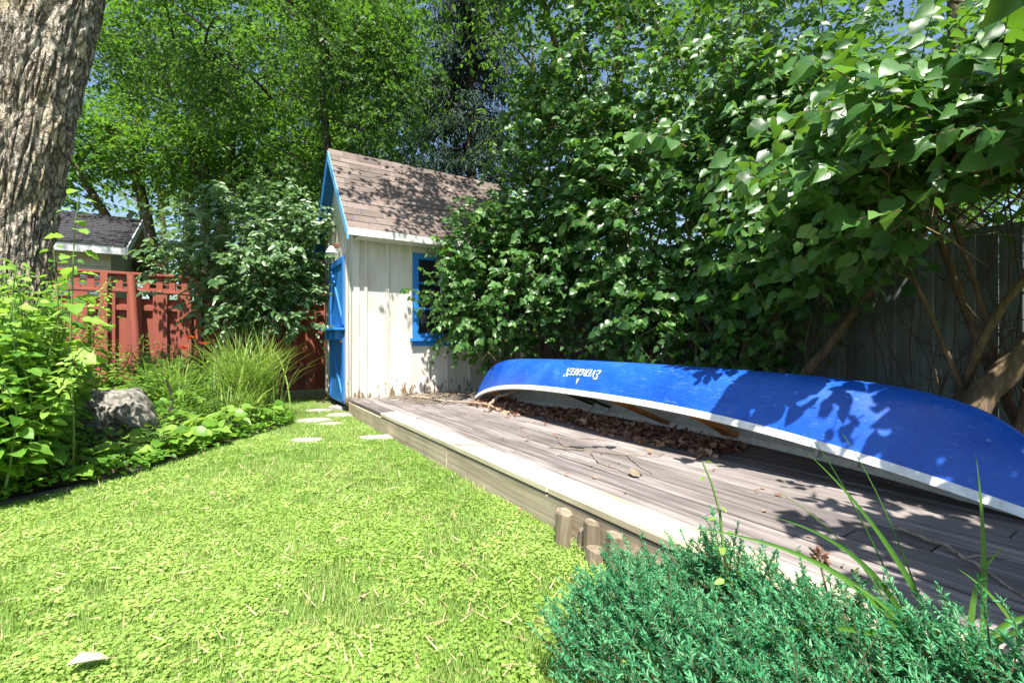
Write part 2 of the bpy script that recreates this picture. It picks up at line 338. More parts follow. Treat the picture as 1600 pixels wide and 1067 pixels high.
def leaf_pieces(T, key, pos, axis, normal, size, mat, parent):   # single leaves that share one mesh
    if key not in PIECE:
        me = npmesh(key, T[0], T[1], True); me.materials.append(mat); PIECE[key] = me
    axis = nrm(axis); side = nrm(np.cross(axis, normal)); nn = np.cross(side, axis)
    for p, s, a, n, z in zip(pos, side, axis, nn, size):
        o = bpy.data.objects.new('leaf', PIECE[key]); COL.objects.link(o); o.parent = parent
        mw = Matrix((( s[0]*z, a[0]*z, n[0]*z, p[0]), (s[1]*z, a[1]*z, n[1]*z, p[1]), (s[2]*z, a[2]*z, n[2]*z, p[2]), (0,0,0,1)))
        o.matrix_local = mw
UP = np.array([0, 0, 1.0])
def on_twigs(o, t, L, k, size, sag=.25, splay=.9, hang=.35, tilt=.45, jit=.25, light=None):
    """leaves set in alternating pairs along bending twigs; returns arrays and the twig paths"""
    M_ = len(o); a = (np.arange(k)+.6)/k
    dn = np.array([0, 0, -1.0])
    P = o[:, None, :] + t[:, None, :]*(L[:, None]*a)[:, :, None] + dn*(sag*L[:, None]*a**2)[:, :, None]
    tt = nrm(t[:, None, :] + dn*(2*sag*a)[None, :, None])
    side = nrm(np.cross(tt, UP) + 1e-4); sg = np.where(np.arange(k) % 2 == 0, 1., -1.)[None, :, None]
    ax = tt*.55 + side*sg*splay + dn*hang + RG.normal(0, jit, P.shape)
    nm = UP*(1 if light is None else .7) + RG.normal(0, tilt, P.shape)
    if light is not None: nm = nm + light
    sz = size*RG.uniform(.55, 1.2, (M_, k))
    s = np.linspace(0, 1, 4)
    paths = o[:, None, :] + t[:, None, :]*(L[:, None]*s)[:, :, None] + dn*(sag*L[:, None]*s**2)[:, :, None]
    return P.reshape(-1, 3), ax.reshape(-1, 3), nm.reshape(-1, 3), sz.ravel(), paths
def twig_mesh(paths, r0):           # many thin three-sided twigs at once
    n, k, _ = paths.shape
    t = nrm(paths[:, -1]-paths[:, 0]); s = nrm(np.cross(t, UP)+1e-4); b = np.cross(s, t)
    rr = np.linspace(1, .35, k)*r0; ang = np.array([0, 2.094, 4.189])
    ring = paths[:, :, None, :] + rr[None, :, None, None]*(np.cos(ang)[None, None, :, None]*s[:, None, None, :]+np.sin(ang)[None, None, :, None]*b[:, None, None, :])
    V = ring.reshape(-1, 3); i = (np.arange(k-1)*3)[:, None]; j = np.arange(3)[None, :]; j2 = (j+1) % 3
    F = np.stack([i+j, i+j2, i+3+j2, i+3+j], -1).reshape(-1, 4)
    return V, (F[None] + (np.arange(n)*k*3)[:, None, None]).reshape(-1, 4)
def ball(n, c, r, shell=.55):
    d = nrm(RG.normal(0, 1, (n, 3))); q = RG.uniform(shell**3, 1, n)**(1/3)
    return np.asarray(c) + d*q[:, None]*np.asarray(r), d

def plant(name, label, cat, base, stems, crowns, T, mat, leaf, barkm, nb=40, tw=8, k=8, tl=.4, spread=.28, sag=.25, hang=.35, tilt=.45,
          group=None, parts=0, key=None, stemname='trunk', twr=.004, keep=None, limb_r=.03, light=None, flatten=.7, vertical=False):
    """trunk(s) + limbs + foliage on twigs. stems: list of (path, radii); crowns: list of (centre, radii, share)"""
    B = np.array(base, float); root = empty(name, base, 0, label=label, cat=cat, group=group)
    for p, r in stems:
        V, F = tubes([np.array(p)-B], [r], 9); link(stemname, npmesh(stemname, V, F, True), barkm, root)
    sp = np.concatenate([np.stack([np.interp(np.linspace(len(p)/3, len(p)-1, 24), range(len(p)), np.array(p)[:, a]) for a in range(3)], -1) for p, r in stems])
    O, Tt = [], []; lp, lr = [], []
    for c, r, share in crowns:
        n = max(2, int(nb*share)); E, d = ball(n, c, r)
        if keep is not None:
            kk = keep(E); E = E[kk]; d = d[kk]
        if len(E) == 0: continue
        od = np.argsort([np.min(np.linalg.norm(sp-e, axis=1)) for e in E])
        for e in E[od]:                 # each limb leaves the nearest wood already grown
            dd = np.linalg.norm(sp-e, axis=1) + 1.0*np.maximum(0, sp[:, 2]-e[2]+.1); s0 = sp[np.argmin(dd)]
            mid = (s0+e)/2 + np.array([0, 0, .12*np.linalg.norm(e-s0)]) + RG.normal(0, .06, 3)
            pth = bez(s0, mid, e, 6); lp.append(pth-B); lr.append(np.linspace(limb_r*min(1, .35+.3*np.linalg.norm(e-s0)), .006, 6)); sp = np.concatenate([sp, pth[2:]])
        o = np.repeat(E, tw, 0) + RG.normal(0, 1, (len(E)*tw, 3))*spread*np.array([1, 1, flatten])
        t = nrm(np.repeat(d, tw, 0)*.5 + RG.normal(0, .6, (len(E)*tw, 3))*np.array([1, 1, .6]) + (np.array([0, 0, .3]) if not vertical else np.array([0, 0, .9])))
        O.append(o); Tt.append(t)
    O = np.concatenate(O); Tt = np.concatenate(Tt)
    if keep is not None:
        kk = keep(O); O = O[kk]; Tt = Tt[kk]
    P, ax, nm, sz, paths = on_twigs(O, Tt, tl*RG.uniform(.6, 1.25, len(O)), k, leaf, sag, .9, hang, tilt, .25, light)
    if keep is not None:
        kk = keep(P); P = P[kk]; ax = ax[kk]; nm = nm[kk]; sz = sz[kk]
    V, F = tubes(lp, lr, 5); br = link('branches', npmesh('branches', V, F, True), barkm, root, kind='stuff')
    V, F = twig_mesh(paths-B, twr); link('twigs', npmesh('twigs', V, F), barkm, br, kind='stuff')
    P = P-B
    if parts:
        vis = np.linalg.norm(P+B-np.array([0, 0, 1.]), axis=1); fw = (P+B)[:, 1] > .4
        px = np.abs((P+B)[:, 0])/np.maximum(.1, (P+B)[:, 1]); fr_ = fw & (px < 1.12) & (np.abs((P+B)[:, 2]-1)/np.maximum(.1, (P+B)[:, 1]) < .75)
        score = np.where(fr_, sz/vis, 0); idx = np.argsort(-score)[:parts]; msk = np.zeros(len(P), bool); msk[idx] = True
        leaf_pieces(BIGHEART if T is HEART else T, key, P[msk], ax[msk], nm[msk], sz[msk], mat, root)
        P, ax, nm, sz = P[~msk], ax[~msk], nm[~msk], sz[~msk]
    leaf_object('foliage', T, P, ax, nm, sz, mat, root)
    return root
def wob(p0, p1, n=9, amp=.05):      # a wavering stem path between two points
    t = np.linspace(0, 1, n)[:, None]; p = np.asarray(p0)*(1-t)+np.asarray(p1)*t
    ph = RG.uniform(0, 6.28, (2, 3)); return p + amp*np.sin(t*5*np.ones(3)+ph[0])*t + amp*.5*np.sin(t*11+ph[1])*t

# ================================================================== SETTING
n = 60

g = np.concatenate([np.linspace(-400, -20, 8), np.linspace(-15, 15, 61), np.linspace(20, 400, 8)]); ng = len(g)
X, Y = np.meshgrid(g, g, indexing='ij'); Z = (vnoise(X*.7+9, Y*.7+9, 1)-.5)*.04*(np.abs(X) < 14)*(np.abs(Y) < 14)
i = np.arange(ng-1)[:, None]*ng; j = np.arange(ng-1)[None, :]
F = np.stack([i+j, i+ng+j, i+ng+j+1, i+j+1], -1).reshape(-1, 4)
link('ground', npmesh('ground', np.stack([X, Y, Z], -1).reshape(-1, 3), F, True), M['lawn'], kind='structure')
# planting bed: soil heaped behind a plastic edge
EDGE = np.array([(-3.55, 2.25), (-3.12, 2.75), (-2.86, 3.35), (-2.76, 4.0), (-2.70, 4.8), (-2.66, 5.45), (-2.85, 5.85), (-3.3, 6.3), (-3.9, 7.4)])
tt = np.linspace(0, len(EDGE)-1, 60); EX = np.interp(tt, range(len(EDGE)), EDGE[:, 0]); EY = np.interp(tt, range(len(EDGE)), EDGE[:, 1])
def edge_x(y): return np.interp(y, EY, EX)
V = []; nn_ = 14
for x, y in zip(EX, EY):
    for q in range(nn_):
        f = q/(nn_-1); hgt = .03+.16*(1-(1-f)**3) + .05*(vnoise(np.array([x*3+f*20]), np.array([y*3.]), 4)[0]-.5)
        V.append((x-.01-6*f*f-.5*f, y+.2*f, hgt))
F = np.array([(a*nn_+q, a*nn_+nn_+q, a*nn_+nn_+q+1, a*nn_+q+1) for a in range(59) for q in range(nn_-1)])
link('flower_bed', npmesh('flower_bed', np.array(V), F[:, ::-1], True), M['soil'], kind='structure')
V, F = tubes([np.stack([EX, EY, np.full(60, .02)+.008*np.sin(tt*3)], -1)], [np.full(60, .028)], 7)
link('garden_edging', npmesh('garden_edging', V, F, True), M['plastic'], label='black plastic edging strip curving along the flower bed', cat='edging')

# ------------------------------------------------------------------ deck (local axes: x across, y along, turned by A)
DZ = .22
def uroot(name, u, v, z, **k): return empty(name, w2(u, v, z), A, **k)
D0 = (1.5, 3.0, 0)
deck = uroot('wooden_deck', *D0, label='low weathered grey plank deck carrying the upturned canoe', cat='deck')
def dbox(nm, parent, org, u0, u1, v0, v1, z0, z1, mat, bev=.004):
    o = link(nm, boxme(u0-org[0], u1-org[0], v0-org[1], v1-org[1], z0-org[2], z1-org[2], bev, nm), mat, parent); return o
u = 1.69
while u < 5.05:
    v = -1.6 - random.random()*1.2
    while v < 6.48:
        L = random.choice([2.4, 3.0, 3.6]); v2 = min(v+L, 6.49)
        if 6.49-v2 < .5: v2 = 6.49
        dz = random.uniform(-.0035, .0025)
        dbox('plank', deck, D0, u, u+.130, v, v2-.006, DZ-.036+dz, DZ+dz, M['deck'], .005); v = v2
    u += .140
dbox('plank', deck, D0, 1.505, 1.686, 5.02, 6.49, DZ-.036, DZ+.001, M['deck'], .005)
for v0, v1 in ((2.0, 5.015), (-1.5, 1.995)): dbox('edge_board', deck, D0, 1.488, 1.686, v0, v1-.004, DZ-.034, DZ+.006, M['cap'], .006)
for v0, v1 in ((3.3, 6.48), (.3, 3.295), (-1.5, .295)):
    dbox('fascia', deck, D0, 1.493, 1.535, v0, v1, .01, DZ-.044, M['fascia'], .005)
for uu in (2.4, 3.3, 4.2, 4.9): dbox('joist', deck, D0, uu, uu+.05, -1.4, 6.45, .0, DZ-.045, M['fascia'], 0)
for q, v in enumerate(np.arange(1.24, 1.84, .072)):
    hgt = [.13,.17,.12,.18,.10,.17,.11,.19,.15][q % 9]; u0 = 1.455-(.055 if q % 3 == 1 else 0)+random.uniform(-.012, .012)
    bm = bmesh.new(); bmesh.ops.create_cone(bm, cap_ends=True, segments=7, radius1=.046, radius2=.043, depth=hgt+.1)
    for vv in bm.verts: vv.co.z += (hgt+.1)/2-.1; vv.co.x *= .8; vv.co.z += (vv.co.y*random.uniform(-.4, .4) if vv.co.z > 0 else 0)
    bmesh.ops.bevel(bm, geom=[e for e in bm.edges if e.verts[0].co.z > .02 and e.verts[1].co.z > .02], offset=.006, segments=1, affect='EDGES')
    me = bpy.data.meshes.new('stake'); bm.to_mesh(me); bm.free()
    o = link('wooden_stake', me, M['stake'], label='short weathered stake driven in a row along the deck edge', cat='stake', group='stakes along the deck edge')
    o.location = w2(u0, v, 0.0); o.rotation_euler = (rad(random.uniform(-5, 5)), rad(random.uniform(-5, 5)), A)

# ------------------------------------------------------------------ shed
SU0, SU1, SV0, SV1 = 1.57, 4.32, 6.52, 8.42; SZ = .12; EV = .30; OV = .15
RZ, EZ = 3.92, 2.50; RV = (SV0+SV1)/2; S0 = (SU0, SV0, SZ)
shed = uroot('garden_shed', *S0, label='white board and batten garden shed with brown shingle roof and blue trim', cat='shed')
def sb(nm, u0, u1, v0, v1, z0, z1, mat, parent=None, bev=.003): return dbox(nm, parent or shed, S0, u0, u1, v0, v1, z0, z1, mat, bev)
def rz(v): return EZ + (RZ-EZ)*(1-abs(v-RV)/(RV-SV0+EV))          # roof height over v
WU0, WU1, WZ0, WZ1 = SU0+.83, SU0+1.78, 1.05, 2.30
slope = (RZ-EZ)/(RV-SV0+EV)
edges = [SU0]+[SU0+x for x in (.16, .465, .81, 1.08, 1.39, 1.78, 2.09, 2.42)]+[SU1]
topz = rz(SV0)-.10
for a, b_ in zip(edges[:-1], edges[1:]):
    if a >= WU0-.05 and b_ <= WU1+.05:
        sb('board', a, b_-.009, SV0, SV0+.02, SZ, WZ0-.02, M['white']); sb('board', a, b_-.009, SV0, SV0+.02, WZ1, topz, M['white'])
    else: sb('board', a, b_-.009, SV0, SV0+.02, SZ+random.uniform(0, .03), topz, M['white'])
for a in edges[1:-1]:
    if WU0+.02 < a < WU1-.02: sb('batten', a-.024, a+.020, SV0-.026, SV0-.001, SZ+.02, WZ0-.05, M['white'])
    else: sb('batten', a-.024, a+.020, SV0-.026, SV0-.001, SZ+.02, topz, M['white'])
sb('corner_board', SU0-.022, SU0+.075, SV0-.022, SV0-.0015, SZ-.04, topz, M['white'])
sb('corner_board', SU0-.022, SU0-.001, SV0-.0005, SV0+.09, SZ-.04, topz, M['white'])
# gable wall of upright boards cut to the slope, door opening left free
DV0, DV1, DTOP = 6.93, 7.90, 2.26
vv = SV0+.022
while vv < SV1-.01:
    v2 = min(vv+.165, SV1); z0 = SZ+random.uniform(-.04, .01)
    mid = (vv+v2)/2
    if DV0-.06 < mid < DV1+.06: z0 = DTOP
    P = [(SU0, vv, z0), (SU0+.02, vv, z0), (SU0+.02, v2-.006, z0), (SU0, v2-.006, z0), (SU0, vv, rz(vv)-.09), (SU0+.02, vv, rz(vv)-.09), (SU0+.02, v2-.006, rz(v2)-.09), (SU0, v2-.006, rz(v2)-.09)]
    link('board', hexme([(p[0]-S0[0], p[1]-S0[1], p[2]-S0[2]) for p in P]), M['white'], shed)
    if z0 < 2: sb('batten', SU0-.018, SU0-.001, v2-.025, v2+.018, z0+.02, rz(v2)-.14, M['white'])
    vv = v2
sb('wall', SU1-.02, SU1, SV0+.021, SV1, SZ, topz, M['white']); sb('wall', SU0+.021, SU1-.021, SV1-.02, SV1, SZ, topz, M['white'])
sb('floor', SU0+.03, SU1-.03, SV0+.03, SV1-.03, SZ-.06, SZ+.03, M['fascia'])
# door in two halves with a shelf between
dr = sb('door', SU0-.035, SU0-.004, DV0, DV1, 1.22, DTOP-.01, M['blue'])
dl = sb('door', SU0-.035, SU0-.004, DV0, DV1, .10, 1.16, M['blue'])
sb('shelf', SU0-.19, SU0-.03, DV0-.05, DV1+.05, 1.165, 1.20, M['blue'], dl)
for q in range(3): sb('bracket', SU0-.14, SU0-.037, DV0+.08+.38*q, DV0+.11+.38*q, 1.03, 1.163, M['blue'], dl)
for d_, z0, z1 in ((dr, 1.24, DTOP-.03), (dl, .14, 1.10)):
    for v0 in (DV0+.003, DV1-.083): sb('stile', SU0-.055, SU0-.036, v0, v0+.08, z0, z1, M['blue'], d_)
    sb('rail', SU0-.055, SU0-.036, DV0+.085, DV1-.085, z1-.09, z1, M['blue'], d_)
    link('brace', barme((SU0-.045-S0[0], DV0+.1-S0[1], z0+.05-S0[2]), (SU0-.045-S0[0], DV1-.1-S0[1], z1-.12-S0[2]), .018, .08, (0, 0, 1)), M['blue'], d_)
for q in range(1, 6): sb('groove', SU0-.0375, SU0-.0355, DV0+.09+q*.13, DV0+.094+q*.13, .15, 1.0, M['plastic'], dl, 0)
sb('latch', SU0-.075, SU0-.056, DV0+.04, DV0+.10, .98, 1.03, M['steel'], dl)
sb('latch_bar', SU0-.085, SU0-.056, DV0+.005, DV0+.16, .99, 1.005, M['metal'], dl)
for v0 in (DV0-.085, DV1+.005): sb('door_frame', SU0-.03, SU0-.002, v0, v0+.08, .12, DTOP+.03, M['white'])
# window with blue casing
win = sb('window', WU0, WU1, SV0+.002, SV0+.03, WZ0, WZ1, M['blue'])
win.data.clear_geometry()
bm = bmesh.new(); bmesh.ops.create_cube(bm, size=1)
for p in bm.verts: p.co = Vector(((WU0+WU1)/2-S0[0]+p.co.x*(WU1-WU0-.16), SV0+.034-S0[1]+p.co.y*.006, (WZ0+WZ1)/2-S0[2]+p.co.z*(WZ1-WZ0-.16)))
bm.to_mesh(win.data); bm.free(); win.data.materials.clear(); win.data.materials.append(M['glass'])
for u0, u1, z0, z1 in ((WU0, WU0+.095, WZ0, WZ1), (WU1-.095, WU1, WZ0, WZ1), (WU0+.096, WU1-.096, WZ1-.09, WZ1), (WU0+.096, WU1-.096, WZ0, WZ0+.07)):
    sb('casing', u0, u1, SV0-.035, SV0+.03, z0, z1, M['blue'], win)
sb('sill', WU0-.04, WU1+.04, SV0-.085, SV0-.003, WZ0-.045, WZ0-.001, M['blue'], win); sb('apron', WU0-.005, WU1+.005, SV0-.032, SV0-.002, WZ0-.115, WZ0-.046, M['blue'], win)
for z0 in (WZ0+.42, WZ0+.80): sb('muntin', WU0+.097, WU1-.097, SV0+.0, SV0+.028, z0, z0+.035, M['blue'], win)
sb('muntin', (WU0+WU1)/2-.014, (WU0+WU1)/2+.014, SV0+.004, SV0+.024, WZ0+.071, WZ1-.091, M['soffit'], win)
# roof: two decks, shingles laid one by one on the sides in view, trim
RU0, RU1 = SU0-OV, SU0-OV+3.14
nrmz = 1/math.sqrt(1+slope*slope)
def roofdeck(side, mat, th=.035):
    ve = SV0-EV if side < 0 else SV1+EV
    P = [(RU0+.012, ve, EZ-th), (RU1, ve, EZ-th), (RU1, RV, RZ-th), (RU0+.012, RV, RZ-th), (RU0+.012, ve, EZ), (RU1, ve, EZ), (RU1, RV, RZ), (RU0+.012, RV, RZ)]
    P = [(p[0]-S0[0], p[1]-S0[1], p[2]-S0[2]-.012) for p in P]
    return pymesh('roof', P, BOXF if side < 0 else [f[::-1] for f in BOXF])
roof = link('roof', roofdeck(-1, None), M['blue'], shed); roof2 = link('roof', roofdeck(1, None), M['blue'], shed)
def shingles(parent, org, u0, u1, ve, vr, ze, zr, course, wid, mat, over=.04):
    ln = math.hypot(vr-ve, zr-ze); dv = (vr-ve)/ln; dz = (zr-ze)/ln; nc = int(ln/course)+1
    nvec = np.array([0, -dz*np.sign(dv), abs(dv)]); meshes = {}
    for c in range(nc):
        s0 = c*course-.02; s1 = min(s0+course+.05, ln); uu = u0 - (c % 2)*wid*.5 - random.random()*wid*.3
        while uu < u1:
            a = max(uu+.003, u0); b_ = min(uu+wid-.003, u1); uu += wid
            if b_-a < .02: continue
            w = round(b_-a, 2); key = (w, round(s1-s0, 3))
            if key not in meshes:
                L = s1-s0; dvv = L*dv; dzz = L*dz; t0 = .011; t1 = .002
                P = [(0, 0, 0), (w, 0, 0), (w, dvv, dzz), (0, dvv, dzz)]
                Q = [tuple(np.array(p)+nvec*(t0 if q < 2 else t1)) for q, p in enumerate(P)]
                meshes[key] = pymesh('shingle', P+Q, BOXF); meshes[key].materials.append(mat)
            o = bpy.data.objects.new('shingle', meshes[key]); COL.objects.link(o); o.parent = parent
            lift = random.uniform(.0, .005)
            o.location = (a-org[0], ve+s0*dv-org[1]+nvec[1]*lift, ze+s0*dz-org[2]+nvec[2]*lift)
            o.rotation_euler = (0, 0, rad(random.uniform(-.5, .5)))
shingles(roof, (S0[0], S0[1], S0[2]+.008), RU0, RU1, SV0-EV, RV, EZ, RZ, .148, .305, M['shingle'])
uu = RU0
while uu < RU1:                     # ridge caps
    e = min(uu+.22, RU1)
    P = [(uu, RV-.11, RZ-.11*slope+.012), (e, RV-.11, RZ-.11*slope+.008), (e, RV, RZ+.02), (uu, RV, RZ+.026), (e, RV+.11, RZ-.11*slope+.008), (uu, RV+.11, RZ-.11*slope+.012)]
    me = pymesh('ridge_cap', [(p[0]-S0[0], p[1]-S0[1], p[2]-S0[2]) for p in P], [(0,1,2,3), (3,2,4,5)]); o = link('ridge_cap', me, M['shingle'], roof)
    sm = o.modifiers.new('s', 'SOLIDIFY'); sm.thickness = .006; uu += .2
sb('eave_fascia', RU0, RU1, SV0-EV-.022, SV0-EV-.002, EZ-.115, EZ-.016, M['soffit'], roof)
sb('soffit', SU0+.0, RU1-.01, SV0-EV+.001, SV0-.025, EZ-.112, EZ-.098, M['soffit'], roof)
sb('eave_fascia', RU0, RU1, SV1+EV+.002, SV1+EV+.022, EZ-.115, EZ-.016, M['soffit'], roof2)
for side, mt in ((-1, 'ltblue'), (1, 'blue')):
    ve = SV0-EV-.02 if side < 0 else SV1+EV+.02; rf = roof if side < 0 else roof2
    P = []
    for z_off in (-.15, -.0):
        for uo in (0, 1):
            pass
    ze = EZ-.02*slope
    P = [(RU0-.012, ve, ze-.15), (RU0+.010, ve, ze-.15), (RU0+.010, RV, RZ-.17), (RU0-.012, RV, RZ-.17), (RU0-.012, ve, ze-.01), (RU0+.010, ve, ze-.01), (RU0+.010, RV, RZ-.01), (RU0-.012, RV, RZ-.01)]
    link('barge_board', pymesh('barge_board', [(p[0]-S0[0], p[1]-S0[1], p[2]-S0[2]) for p in P], BOXF if side < 0 else [f[::-1] for f in BOXF]), M[mt], rf)
# wall lamp over the door
lm = sb('wall_lamp', SU0-.10, SU0-.02, 7.30, 7.38, 2.42, 2.47, M['metal'])
bm = bmesh.new(); bmesh.ops.create_cone(bm, cap_ends=False, segments=14, radius1=.085, radius2=.03, depth=.1)
for p in bm.verts: p.co += Vector((SU0-.13-S0[0], 7.34-S0[1], 2.38-S0[2]))
me = bpy.data.meshes.new('lamp_shade'); bm.to_mesh(me); bm.free(); link('lamp_shade', me, M['soffit'], lm)

# ------------------------------------------------------------------ fences
fg = uroot('board_fence', 5.6, 3, 0, label='weathered grey green board fence with dark diagonal lattice top behind the lilac hedge', cat='fence'); F0 = (5.6, 3, 0)
v = -4.0
while v < 9.3:
    dbox('board', fg, F0, 5.60, 5.62, v, v+.138, .06, 1.93+random.uniform(-.004, .004), M['greyfence'], .003); v += .142
for v0 in np.arange(-4, 9.2, 2.2): dbox('post', fg, F0, 5.622, 5.71, v0, v0+.09, 0, 2.42, M['greyfence'], .004)
dbox('rail', fg, F0, 5.56, 5.63, -4, 9.28, 1.935, 1.985, M['greyfence'], .004); dbox('rail', fg, F0, 5.56, 5.63, -4, 9.28, 2.36, 2.40, M['greyfence'], .004)
for q, v0 in enumerate(np.arange(-.9, 6.4, .14)):
    for sgn in (1, -1):
        a = (.0+.007*sgn, v0-3, 1.986); b_ = (.0+.007*sgn, v0-3+.374*sgn, 2.36)
        link('lattice_slat', barme(a, b_, .012, .038, (1, 0, 0)), M['lattice'], fg)
fr = uroot('red_fence', 0, 9.6, 0, label='red stained shadowbox fence with square lattice top', cat='fence'); R0 = (0, 9.6, 0)
u = -5.5; q = 0
while u < 5.5:
    if q % 2 == 0: dbox('board', fr, R0, u-.02, u+.17, 9.55, 9.57, .08, 1.78, M['redfence'], .003)
    else: dbox('board', fr, R0, u-.03, u+.17, 9.63, 9.65, .08, 1.70, M['redfence'], .003)
    u += .165; q += 1
for z0, z1 in ((1.79, 1.83), (2.07, 2.11)): dbox('rail', fr, R0, -5.5, 5.5, 9.54, 9.66, z0, z1, M['redfence'], .004)
dbox('rail', fr, R0, -5.5, 5.5, 9.571, 9.629, .4, .48, M['redfence'], .003); dbox('rail', fr, R0, -5.5, 5.5, 9.571, 9.629, 1.50, 1.58, M['redfence'], .003)
for u0 in np.arange(-5.45, 5.45, .17): dbox('lattice_slat', fr, R0, u0, u0+.085, 9.585, 9.595, 1.831, 2.069, M['redfence'], 0)
for z0 in (1.84, 1.935, 2.03): dbox('lattice_slat', fr, R0, -5.5, 5.5, 9.597, 9.605, z0, z0+.035, M['redfence'], 0)
for u0 in np.arange(-5.2, 5, 1.22): dbox('post', fr, R0, u0, u0+.09, 9.46, 9.545, 0, 2.06, M['redfence'], .004)
V, F = tubes([np.array([(-1.08, -.26, 0), (-1.10, -.24, 1.1), (-1.16, -.2, 2.05)])], [np.array([.06, .058, .056])], 12)
link('brace_post', npmesh('brace_post', V, F, True), M['redfence'], fr)

# ------------------------------------------------------------------ neighbour's garage
G0 = (-1.75, 13.55, 0)
gar = uroot('garage', *G0, label='grey garage with dark shingle roof beyond the red fence', cat='garage')
GE, GR = 3.15, 4.32
def gz(v): return GE+(GR-GE)*(1-abs(v-16.05)/2.5)
vv = 13.95
for z0 in np.arange(0.1, 3.05, .2): dbox('siding_board', gar, G0, -9, -2.1, 13.95, 13.975, z0, z0+.19, M['siding'], 0)
while vv < 18.1:
    v2 = vv+.3
    P = [(-2.12, vv, .1), (-2.08, vv, .1), (-2.08, v2-.01, .1), (-2.12, v2-.01, .1), (-2.12, vv, gz(vv)-.1), (-2.08, vv, gz(vv)-.1), (-2.08, v2-.01, gz(v2)-.1), (-2.12, v2-.01, gz(v2)-.1)]
    link('siding_board', hexme([(p[0]-G0[0], p[1]-G0[1], p[2]) for p in P]), M['siding'], gar); vv = v2
for side in (-1, 1):
    ve = 13.55 if side < 0 else 18.55
    P = [(-9, ve, GE-.06), (-1.75, ve, GE-.06), (-1.75, 16.05, GR-.06), (-9, 16.05, GR-.06), (-9, ve, GE), (-1.75, ve, GE), (-1.75, 16.05, GR), (-9, 16.05, GR)]
    rf = link('roof', pymesh('roof', [(p[0]-G0[0], p[1]-G0[1], p[2]-.008) for p in P], BOXF if side < 0 else [f[::-1] for f in BOXF]), M['siding'], gar)
    if side < 0: shingles(rf, (G0[0], G0[1], .0), -5.6, -1.75, 13.52, 16.05, GE-.01, GR, .16, .33, M['shingle_dark'])
    P = [(-1.745, ve, GE-.2), (-1.72, ve, GE-.2), (-1.72, 16.05, GR-.2), (-1.745, 16.05, GR-.2), (-1.745, ve, GE+.0), (-1.72, ve, GE+.0), (-1.72, 16.05, GR+.0), (-1.745, 16.05, GR+.0)]
    link('barge_board', pymesh('barge_board', [(p[0]-G0[0], p[1]-G0[1], p[2]) for p in P], BOXF if side < 0 else [f[::-1] for f in BOXF]), M['trim'], rf)
dbox('eave_fascia', gar, G0, -9, -1.72, 13.52, 13.545, GE-.2, GE-.015, M['trim'], 0)

# ------------------------------------------------------------------ canoe, keel up, rolled on its far gunwale
CL, CB, CD = 5.2, .42, .39; CV = 2.98; TI = rad(21); CU, CZ = 3.02, .395
canoe = uroot('canoe', CU, CV, DZ, label='blue canoe lying upside down on the deck', cat='canoe')
def cpt(x, y, z):                   # x along (-1..1), y lateral, z up of the upright boat -> local of the root
    k = -z
    return ((y*math.cos(TI)+k*math.sin(TI)), x*CL/2, CZ-DZ-y*math.sin(TI)+k*math.cos(TI))
def half(x): return CB*(1-abs(x)**2.5)+.008
def sheer(x): return .19*abs(x)**2.7
def keelz(x): return sheer(x)-(CD+sheer(x))*max(0., 1-abs(x)**9)**.5
def hullpt(x, f, inset=0):          # f in -1..1 from gunwale to gunwale
    ph = f*math.pi/2; b_ = max(half(x)-inset, .002); zg = sheer(x); zk = keelz(x)+inset
    s = math.copysign(abs(math.sin(ph))**.62, f); c = abs(math.cos(ph))**.75
    return b_*s, zg-(zg-zk)*c
def hull(inset, flip):
    xs = np.concatenate([-1+.12*np.linspace(0, 1, 13)**1.6, np.linspace(-.85, .85, 44), 1-.12*np.linspace(1, 0, 13)**1.6]); fs = np.linspace(-1, 1, 33)
    V = [cpt(x, *hullpt(x, f, inset)) for x in xs for f in fs]; nf = len(fs)
    F = [(a*nf+c, a*nf+c+1, (a+1)*nf+c+1, (a+1)*nf+c) for a in range(len(xs)-1) for c in range(nf-1)]
    if flip: F = [f[::-1] for f in F]
    me = pymesh('hull', V, F); me.polygons.foreach_set('use_smooth', [True]*len(F)); return me
hl = link('hull', hull(0, False), M['hull'], canoe); link('interior', hull(.012, True), M['inner'], canoe)
for s in (-1, 1):
    rings = []
    for x in np.linspace(-.985, .985, 70):
        zg = sheer(x); hb = half(x); o_ = .016; i_ = .016
        rings.append([cpt(x, s*(hb+o_), zg+.014), cpt(x, s*max(hb-i_, 0), zg+.014), cpt(x, s*max(hb-i_, 0), zg-.030), cpt(x, s*(hb+o_), zg-.030)])
    V = [p for r in rings for p in r]; F = [(a*4+q, a*4+(q+1) % 4, a*4+4+(q+1) % 4, a*4+4+q) for a in range(69) for q in range(4)]
    if s > 0: F = [f[::-1] for f in F]
    link('gunwale', pymesh('gunwale', V, F+[(0,1,2,3), (276,277,278,279)]), M['gunwale'], canoe)
def xv(v): return (v-CV)/(CL/2)
for v, w in ((2.78, .085), (2.14, .105), (5.0, .07)):
    x = xv(v); hb = half(x)-.017; zg = sheer(x)-.006; rows = []
    for f in np.linspace(-1, 1, 15):
        ww = w*(.75+.5*abs(f)) if w > .09 else w*(1.15-.35*abs(f)); dip = .02*(1-f*f) if w > .09 else 0
        c = Vector(cpt(x, f*hb, zg-dip)); dn = Vector(cpt(x, 0, 0))-Vector(cpt(x, 0, .03))
        rows.append([c+Vector((0, -ww/2, 0)), c+Vector((0, ww/2, 0)), c+Vector((0, ww/2, 0))+dn, c+Vector((0, -ww/2, 0))+dn])
    V = [p for r in rows for p in r]; F = [(a*4+q, a*4+(q+1) % 4, a*4+4+(q+1) % 4, a*4+4+q) for a in range(14) for q in range(4)]+[(3,2,1,0), (56,57,58,59)]
    link('thwart', pymesh('thwart', V, F), M['orange'], canoe)
